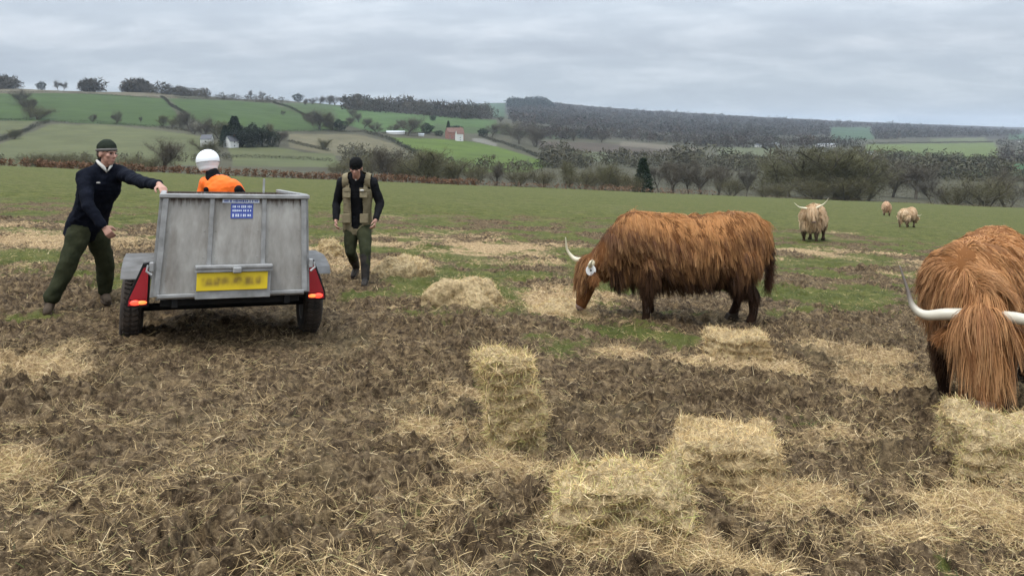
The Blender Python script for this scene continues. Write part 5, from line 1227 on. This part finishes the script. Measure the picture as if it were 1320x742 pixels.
# ---------------------------------------------------------------- people
M_flesh = pmat('skin', (.34, .17, .12), (.43, .235, .17), 14, .5); M_hairb = pmat('hair', (.035, .022, .014), (.07, .045, .03), 30, .7)
def cloth(n, a, b=None, rough=.85): return pmat(n, a, b or tuple(v*1.5 for v in a), 9, rough, bump=.35, bscale=45, spec=.06)
M_navy = cloth('navy_fleece', (.005, .006, .010)); M_olive = cloth('olive_cloth', (.020, .023, .012), (.040, .042, .022)); M_boot = cloth('muddy_boot', (.04, .03, .022), (.11, .08, .055))
M_well = cloth('black_rubber_boot', (.010, .010, .011), (.04, .033, .027), .5); M_hatg = cloth('dark_green_wool', (.018, .022, .016)); M_hatband = cloth('grey_wool', (.11, .10, .09)); M_hatb = cloth('black_wool', (.006, .006, .006))
M_shirt = cloth('pale_shirt', (.40, .38, .34)); M_vest = cloth('khaki_vest', (.15, .122, .072), (.24, .20, .125)); M_blk = cloth('black_cloth', (.008, .008, .009)); M_orange = pmat('hi_vis_orange', (.90, .13, .008), (1.0, .18, .012), 5, .7, bump=.15, bscale=30)
M_helm = pmat('white_helmet', (.74, .74, .74), (.80, .80, .80), 3, .25, spec=.6)
def frame3(up, side):
    up = up.normalized(); side = (side-up*side.dot(up)).normalized(); f = up.cross(side); return Matrix((side, -f, up)).transposed()
def torso(B, pel, che, nk, hs, ss, k=1.0, hem=0, add=0.0, top=True):
    """hs/ss: hip and shoulder side vectors (unit, to the person's left)"""
    secs = [(-.10, .170, .118), (0, .172, .120), (.25, .160, .112), (.5, .158, .112), (.8, .178, .122), (1.0, .172, .112), (1.12, .12, .085)]
    n = 16; up = (che-pel)
    for i in range(n+1):
        t = -.10-hem+(1.12+.10+hem)*i/n
        if not top and t > .35: break
        w = np.interp(t, [s[0] for s in secs], [s[1] for s in secs])*k+add; d = np.interp(t, [s[0] for s in secs], [s[2] for s in secs])*k+add
        sv = hs.lerp(ss, min(max(t, 0), 1)).normalized(); B.ell(pel+up*t, (w, d, .07), frame3(up, sv), 18, 10)
def hand(B, wr, d, palm_n, thumb_side, curl=.5, s=1.0):
    """wrist, finger direction, palm normal, thumb side vector"""
    d = d.normalized(); pn_ = (palm_n-d*palm_n.dot(d)).normalized(); sd = d.cross(pn_); 
    if sd.dot(thumb_side) < 0: sd = -sd
    B.chain([wr-d*.03, wr+d*.01], [.027*s, .024*s], .4, 10, 7)
    for q in (-.026, -.009, .009, .026): B.chain([wr+d*.008+sd*q*.6*s, wr+d*.085*s+sd*q*s], [.015*s, .0135*s], .4, 8, 6)
    for q, ln in ((.030, .072), (.010, .080), (-.010, .075), (-.029, .058)):
        p = wr+d*.085*s+sd*q*s; dd = d.copy(); rs = [.0098, .0090, .0082, .0070]; pts = [p]
        for k in range(3):
            dd = (dd*math.cos(curl*.75)+pn_*math.sin(curl*.75)).normalized(); pts.append(pts[-1]+dd*ln*s*(.42, .32, .26)[k])
            pnn = None
        B.chain(pts, [v*s for v in rs], .4, 8, 6)
    t0 = wr+d*.022*s+sd*.024*s; t1 = t0+(d*.6+sd*.75+pn_*.25).normalized()*.040*s; t2 = t1+(d*.9+sd*.15+pn_*.4).normalized()*.030*s; t3 = t2+(d+pn_*.5-sd*.1).normalized()*.024*s
    B.chain([t0, t1, t2, t3], [.014*s, .012*s, .0105*s, .0085*s], .4, 8, 6)
def head(B, c, up, face, s=1.0):
    up = up.normalized(); f = (face-up*face.dot(up)).normalized(); sd = up.cross(f); R_ = Matrix((sd, f, up)).transposed()
    at = lambda x, y, z: c+(sd*x+f*y+up*z)*s
    B.ell(at(0, -.010, .030), (.076*s, .094*s, .090*s), R_, 20, 14); B.ell(at(0, .020, -.035), (.060*s, .070*s, .075*s), R_, 18, 12); B.ell(at(0, .052, -.088), (.032*s, .030*s, .024*s), R_)
    B.ell(at(0, .078, .028), (.050*s, .018*s, .012*s), R_); B.chain([at(0, .086, .012), at(0, .106, -.022)], [.010*s, .014*s], .4, 8, 6); B.ell(at(0, .092, -.026), (.019*s, .012*s, .010*s), R_)
    B.ell(at(0, .078, -.058), (.027*s, .014*s, .008*s), R_); B.ell(at(0, .077, -.070), (.023*s, .013*s, .008*s), R_)
    for q in (-1, 1): B.ell(at(q*.045, .062, -.012), (.022*s, .022*s, .022*s), R_); B.ell(at(q*.080, -.008, -.004), (.010*s, .022*s, .034*s), R_)
    return at, R_
def features(parent, at, R_, M_b=M_hairb, brow=True, s=1.0):
    for q in (-1, 1):
        e = MB(); e.ell(at(q*.031, .0800, .008), (.013*s, .008*s, .006*s), R_, 10, 8); e.build('eye', M_eye, parent, smooth=True)
        if brow: e = MB(); e.ell(at(q*.033, .091, .028), (.018*s, .006*s, .005*s), R_, 10, 6); e.build('eyebrow', M_b, parent, smooth=True)
    e = MB(); e.ell(at(0, .0895, -.064), (.020*s, .004*s, .003*s), R_, 10, 6); e.build('lips', pmat('lips', (.30, .11, .09), None, 5, .5), parent, smooth=True)
def leg_chain(B, hip, kn, an, r): B.chain([hip, hip.lerp(kn, .5), kn, kn.lerp(an, .45), an], r, .28, 14, 9)
def boot(name, mat, root, kn, an, toe_dir, gzv, hgt=.30, r0=.062, r1=.05):
    b = MB(); up = (kn-an).normalized(); b.chain([an+up*hgt, an+up*.04, an-up*.0], [r0, r1, r1], .28, 14, 9)
    td = toe_dir.normalized(); heel = an-td*.055-Vector((0, 0, .045)); b.chain([heel, an+td*.07-Vector((0, 0, .040)), an+td*.17-Vector((0, 0, .058))], [.042, .046, .036], .28, 12, 8)
    bo = b.remesh(name, mat, root, voxel=.011, smooth=3)
    s = MB(); c_ = an+td*.055-Vector((0, 0, .088)); sd = td.cross(Vector((0, 0, 1))).normalized(); u_ = sd.cross(td); R_ = Matrix((td, sd, u_)).transposed()
    s.ell(c_, (.155, .050, .020), R_, 16, 8); s.build('sole', M_boot, bo, smooth=True); return bo
wr_noise = lambda amp, s=9, sd=3: (lambda Q: amp*(pn3(Q, s, sd)+.5*pn3(Q, s*2.3, sd+1)))
def rel(J, root): return {k: v-root for k, v in J.items()}

# --- man leaning on the trailer
hand_t = TM @ Vector((-HWt-.015, .86, ZT+.030))
J = dict(pel=P(113, 286, 8.20), che=P(131, 233, 8.05), nk=P(134, 216, 8.03), hd=P(138, 198.5, 8.00), shL=P(155, 223, 8.10), shR=P(108, 229, 7.90),
         hipL=P(122, 290, 8.27), hipR=P(105, 289, 8.13), knL=P(136, 338, 8.42), anL=P(135, 378, 8.52), knR=P(89, 338, 7.95), anR=P(64, 384, 7.84), elR=P(114, 265, 7.72), wrR=P(134, 292, 7.70))
root = Vector((J['pel'].x, J['pel'].y, 0)); root.z = gz(root.x, root.y)
for k_, s_ in (('anL', 0), ('anR', 0)):
    a = J[k_]; a.z = gz(a.x, a.y)+.105
J = rel(J, root); H_ = hand_t-root
wl = H_+(J['shL']-H_).normalized()*.085+Vector((0, 0, .02)); J['wrL'] = wl
mid = (J['shL']+wl)/2; J['elL'] = mid+Vector((.02, .02, -.035))
MAN = empty('person', Matrix.Translation(root), 'man in a navy fleece stretching one arm out to the trailer rim', 'person')
hs = (J['hipL']-J['hipR']).normalized(); ss = (J['shL']-J['shR']).normalized()
face = Vector((.93, -.28, .02)); upv = Vector((.08, 0, 1))
b = MB(); torso(b, J['pel'], J['che'], J['nk'], hs, ss, .90); at, Rh = head(b, J['hd'], upv, face)
b.chain([J['che']+Vector((0, 0, .04)), J['hd']-Vector((0, 0, .05))], [.065, .055], .3, 12, 8)
for s_ in 'LR':
    b.chain([J['sh'+s_], J['el'+s_], J['wr'+s_]], [.050, .040, .028], .3, 12, 8); leg_chain(b, J['hip'+s_], J['kn'+s_], J['an'+s_], [.080, .068, .052, .048, .036])
hand(b, J['wrL'], (H_-J['wrL']), Vector((0, 0, -1)), Vector((0, -1, 0)), .55)
hand(b, J['wrR'], (J['wrR']-J['elR'])+Vector((.02, 0, -.03)), Vector((-.3, .8, 0)), Vector((.6, -.2, .3)), .85)
body = b.remesh('body', M_flesh, MAN, voxel=.0078, smooth=1); features(MAN, at, Rh)
b = MB(); torso(b, J['pel'], J['che'], J['nk'], hs, ss, 1.12, hem=.16, add=.02)
for s_ in 'LR': b.chain([J['sh'+s_].lerp(J['che'], .25), J['sh'+s_], J['el'+s_], J['wr'+s_].lerp(J['el'+s_], .10)], [.095, .078, .060, .045], .25, 14, 9)
b.chain([J['che']+Vector((0, .02, .05)), J['nk']+Vector((0, .015, .045))], [.125, .082], .3, 14, 9)
for q in 'LR': b.chain([J['sh'+q], J['nk']+Vector((0, .01, .0))], [.085, .070], .3, 12, 8)
jk = b.remesh('fleece_jacket', M_navy, MAN, voxel=.013, smooth=3, noise=wr_noise(.013))
b = MB(); f_ = face.normalized()
b.tube([J['nk']+Vector((-.045, -.055, .075)), J['nk']+Vector((-.005, -.085, .050)), J['nk']+Vector((.045, -.090, .005)), J['nk']+Vector((.075, -.085, -.045))], [.012, .018, .018, .006], 8); b.tube([J['nk']+Vector((.085, -.01, .060)), J['nk']+Vector((.095, -.04, .02)), J['nk']+Vector((.082, -.080, -.03))], [.010, .015, .006], 8); b.build('shirt_collar', M_shirt, MAN, smooth=True)
b = MB(); b.ell(J['che']+Vector((.045, -.150, -.01)), (.022, .006, .008)); b.build('jacket_badge', M_shirt, jk)
b = MB(); torso(b, J['pel'], J['che'], J['nk'], hs, ss, 1.0, add=.004, top=False)
for s_ in 'LR': leg_chain(b, J['hip'+s_], J['kn'+s_], J['an'+s_]+(J['kn'+s_]-J['an'+s_])*.10, [.122, .110, .092, .086, .074])
b.remesh('trousers', M_olive, MAN, voxel=.013, smooth=3, noise=wr_noise(.013, 7, 9))
boot('boot', M_boot, MAN, J['knR'], J['anR'], Vector((.35, -.9, -.05)), 0, .12, .056, .052); boot('boot', M_boot, MAN, J['knL'], J['anL'], Vector((.6, -.75, -.03)), 0, .12, .056, .052)
b = MB(); b.ell(at(0, -.012, .062), (.085, .101, .092), Rh, 22, 14); hat = b.remesh('woollen_hat', M_hatg, MAN, voxel=.009, smooth=2, noise=wr_noise(.003, 22))
b = MB()
V_ = [at(.078*math.cos(a), -.010+.094*math.sin(a), .040-.018*math.sin(-a)*0+.012*math.sin(a)) for a in np.linspace(0, 2*math.pi, 25)[:-1]]
b.tube(V_+[V_[0]], .0165, 8, cap=False); b.build('hat_band', M_hatband, hat, smooth=True)
b = MB(); b.ell(at(0, -.045, -.005), (.074, .062, .06), Rh); b.build('hair', M_hairb, MAN, smooth=True)

# --- man in the vest walking this way
J = dict(pel=P(461, 287, 11.05), che=P(461, 242, 10.95), nk=P(460, 228, 10.88), hd=P(459, 217, 10.80), shL=P(480, 236, 10.95), shR=P(441, 236, 10.95), hipL=P(469, 291, 11.05), hipR=P(453, 291, 11.05),
         knL=P(471, 325, 10.72), anL=P(471, 357, 10.60), knR=P(452, 324, 10.95), anR=P(459, 350, 11.45), elL=P(490, 262, 11.0), wrL=P(484, 284, 10.78), elR=P(434, 262, 11.05), wrR=P(433, 284, 10.85))
root = Vector((J['pel'].x, J['pel'].y, 0)); root.z = gz(root.x, root.y)
for k_ in ('anL', 'anR'): a = J[k_]; a.z = gz(a.x, a.y)+(.10 if k_ == 'anL' else .15)
J = rel(J, root)
MN2 = empty('person', Matrix.Translation(root), 'man in an open khaki vest and black hat walking across the mud', 'person')
hs = (J['hipL']-J['hipR']).normalized(); ss = (J['shL']-J['shR']).normalized(); face = Vector((-.05, -1, -.42)); upv = Vector((0, -.30, 1))
b = MB(); torso(b, J['pel'], J['che'], J['nk'], hs, ss, .92); at, Rh = head(b, J['hd'], upv, face)
b.chain([J['che']+Vector((0, 0, .04)), J['hd']-Vector((0, 0, .05))], [.065, .055], .3, 12, 8)
for s_ in 'LR':
    b.chain([J['sh'+s_], J['el'+s_], J['wr'+s_]], [.050, .040, .028], .3, 12, 8); leg_chain(b, J['hip'+s_], J['kn'+s_], J['an'+s_], [.080, .068, .052, .048, .036])
    hand(b, J['wr'+s_], (J['wr'+s_]-J['el'+s_])+Vector((0, 0, -.08)), Vector((-1 if s_ == 'L' else 1, 0, 0)), Vector((0, -1, 0)), .7)
b.remesh('body', M_flesh, MN2, voxel=.0078, smooth=1); features(MN2, at, Rh)
b = MB(); torso(b, J['pel'], J['che'], J['nk'], hs, ss, 1.0, hem=.10, add=.008)
for s_ in 'LR': b.chain([J['sh'+s_].lerp(J['che'], .25), J['sh'+s_], J['el'+s_], J['wr'+s_].lerp(J['el'+s_], .10)], [.092, .078, .062, .047], .25, 14, 9)
b.chain([J['che']+Vector((0, 0, .05)), J['nk']+Vector((0, 0, .045))], [.12, .080], .3, 14, 9)
for q in 'LR': b.chain([J['sh'+q], J['nk']+Vector((0, .01, .0))], [.085, .070], .3, 12, 8)
b.remesh('black_jacket', M_blk, MN2, voxel=.013, smooth=3, noise=wr_noise(.008, 9, 5))
# vest: shell left open down the front
b = MB(); torso(b, J['pel'], J['che'], J['nk'], hs, ss, 1.10, hem=.12, add=.022)
b.chain([J['che']+Vector((-.11, 0, .07)), J['che']+Vector((.11, 0, .07))], [.085, .085], .3, 14, 9)
for q in 'LR': b.chain([J['sh'+q].lerp(J['nk'], .12)+Vector((0, 0, .01)), J['nk']+Vector((0, .02, .0))], [.100, .098], .3, 12, 8)
vs = b.remesh('vest', M_vest, MN2, voxel=.013, smooth=3, noise=wr_noise(.006, 9, 6))
import bmesh
bm = bmesh.new(); bm.from_mesh(vs.data); cx = J['che'].x
kill = [v for v in bm.verts if (v.co.y < J['che'].y-.04 and abs(v.co.x-cx-.005) < .078+.05*max(0, (v.co.z-J['che'].z+.05)/.3)) or v.co.z > J['nk'].z+.075 or (abs(v.co.x-cx) > .205 and v.co.z > J['pel'].z+.22)]
bmesh.ops.delete(bm, geom=kill, context='VERTS'); bmesh.ops.solidify(bm, geom=bm.faces[:], thickness=-.008); bm.to_mesh(vs.data); bm.free()
for s_ in (-1, 1):
    b = MB(); b.box(J['che']+Vector((s_*.115, -.172, -.06)), (.10, .028, .13), Matrix.Rotation(-.08, 3, 'X'), .010); b.box(J['che']+Vector((s_*.115, -.190, -.012)), (.105, .012, .045), None, .004); b.build('pocket', M_vest, vs)
    b = MB(); b.box(J['pel']+Vector((s_*.125, -.165, .08)), (.12, .03, .13), None, .010); b.build('pocket', M_vest, vs)
b = MB(); b.ell(J['che']+Vector((.10, -.21, -.02)), (.03, .008, .014)); b.build('vest_tool', M_shirt, vs)
b = MB(); b.ell(J['nk']+Vector((.004, -.095, -.035)), (.010, .008, .012)); b.build('shirt_collar', M_shirt, MN2)
b = MB(); torso(b, J['pel'], J['che'], J['nk'], hs, ss, 1.0, add=.002, top=False)
for s_ in 'LR': leg_chain(b, J['hip'+s_], J['kn'+s_], J['an'+s_]+(J['kn'+s_]-J['an'+s_])*.4, [.112, .098, .080, .070, .062])
b.remesh('trousers', M_olive, MN2, voxel=.013, smooth=3, noise=wr_noise(.008, 7, 9))
boot('rubber_boot', M_well, MN2, J['knL'], J['anL'], Vector((.05, -1, -.05)), 0, .30, .076, .058); boot('rubber_boot', M_well, MN2, J['knR'], J['anR'], Vector((-.1, -1, -.35)), 0, .30, .076, .058)
b = MB(); b.ell(at(0, -.008, .064), (.091, .108, .100), Rh, 22, 14); b.ell(at(0, -.004, .030), (.092, .111, .042), Rh, 22, 8); b.remesh('woollen_hat', M_hatb, MN2, voxel=.009, smooth=2, noise=wr_noise(.003, 22))
b = MB(); b.ell(at(0, -.045, -.005), (.074, .062, .06), Rh); b.build('hair', M_hairb, MN2, smooth=True)

# --- rider on the quad bike
Qi = lambda x, y, z: QM @ Vector((x, y, z))
J = dict(pel=Qi(-.02, .52, .93), che=P(284, 238, 9.95), nk=P(275, 226, 10.02), hd=P(267.5, 210.5, 10.08), shL=P(266, 236, 10.06), shR=P(303, 242, 9.98), elL=P(257, 262, 10.15), elR=P(319, 264, 10.10), wrL=Qi(-.33, .96, 1.07), wrR=Qi(.33, .96, 1.07),
         hipL=Qi(-.12, .58, .90), hipR=Qi(.09, .58, .90), knL=Qi(-.27, .95, .80), knR=Qi(.26, .95, .80), anL=Qi(-.30, .80, .42), anR=Qi(.30, .80, .42))
root = Qi(0, .6, 0); J = rel(J, root)
RD = empty('person', Matrix.Translation(root), 'rider in an orange jacket and white helmet seen from behind over the trailer', 'person')
hs = (J['hipL']-J['hipR']).normalized(); ss = (J['shL']-J['shR']).normalized(); face = (fwd+Vector((-.35, 0, -.25))); upv = Vector((-.12, .15, 1))
b = MB(); torso(b, J['pel'], J['che'], J['nk'], hs, ss, .90); at, Rh = head(b, J['hd'], upv, face); b.chain([J['che'], J['hd']-Vector((0, 0, .04))], [.065, .055], .3, 12, 8)
for s_ in 'LR':
    b.chain([J['sh'+s_], J['el'+s_], J['wr'+s_]], [.050, .040, .028], .3, 12, 8); leg_chain(b, J['hip'+s_], J['kn'+s_], J['an'+s_], [.080, .068, .052, .048, .036])
    hand(b, J['wr'+s_], fwd+Vector((0, 0, -.1)), Vector((0, 0, -1)), rgt*(1 if s_ == 'L' else -1), .95)
b.remesh('body', M_flesh, RD, voxel=.0085, smooth=1); features(RD, at, Rh)
b = MB(); torso(b, J['pel'], J['che'], J['nk'], hs, ss, 1.10, hem=.08, add=.02)
for s_ in 'LR': b.chain([J['sh'+s_].lerp(J['che'], .25), J['sh'+s_], J['el'+s_], J['wr'+s_].lerp(J['el'+s_], .12)], [.105, .090, .070, .05], .25, 14, 9)
jk = b.remesh('orange_jacket', M_orange, RD, voxel=.013, smooth=3, noise=wr_noise(.010, 8, 5))
b = MB(); b.chain([J['nk']-Vector((.0, .0, .045)), J['nk']+Vector((-.01, 0, .02))], [.098, .085], .3, 14, 9); b.build('black_collar', M_blk, jk, smooth=True)
b = MB(); b.chain([J['shR']+Vector((.055, -.045, -.02)), J['elR']+Vector((.03, -.045, .03))], [.060, .052], .3, 12, 8); b.remesh('black_sleeve_panel', M_blk, jk, voxel=.012, smooth=2)
b = MB(); b.chain([J['che']+Vector((-.135, -.125, -.05)), J['che']+Vector((-.125, -.115, -.16))], [.030, .026], .3, 12, 8); b.build('black_back_panel', M_blk, jk, smooth=True)
b = MB(); torso(b, J['pel'], J['che'], J['nk'], hs, ss, 1.0, add=.004, top=False)
for s_ in 'LR': leg_chain(b, J['hip'+s_], J['kn'+s_], J['an'+s_], [.105, .09, .072, .064, .058])
b.remesh('trousers', M_olive, RD, voxel=.014, smooth=3, noise=wr_noise(.008, 7, 9))
for s_ in 'LR': boot('boot', M_well, RD, J['kn'+s_], J['an'+s_], fwd, 0, .2, .06, .052)
b = MB(); b.ell(at(0, -.012, .030), (.146, .165, .150), Rh, 28, 18); b.ell(at(0, -.02, -.055), (.118, .130, .085), Rh, 24, 12)
hl = b.remesh('helmet', M_helm, RD, voxel=.010, smooth=3)
bm = bmesh.new(); bm.from_mesh(hl.data)
ff = Rh.inverted(); kill = [v for v in bm.verts if (ff @ (v.co-J['hd'])).y > .075 and -.07 < (ff @ (v.co-J['hd'])).z < .055 or (ff @ (v.co-J['hd'])).z < -.115]
bmesh.ops.delete(bm, geom=kill, context='VERTS'); bmesh.ops.solidify(bm, geom=bm.faces[:], thickness=.012); bm.to_mesh(hl.data); bm.free()
b = MB(); b.ell(at(0, .085, -.005), (.095, .055, .062), Rh, 20, 12); b.build('visor', M_glass, hl, smooth=True)
for q in (-.055, .055):
    b = MB()
    for k in range(3): b.ell(at(q, -.115+.018*k, .105+.022*k-.006*k*k), (.014, .012, .006), Rh, 10, 6)
    b.build('vent', M_black, hl, smooth=True)
b = MB(); V_ = [at(.149*math.sin(a), -.012-.168*math.cos(a), .002) for a in np.linspace(-1.9, 1.9, 26)]; b.tube(V_, .0035, 6); b.build('trim_band', M_hatband, hl, smooth=True)
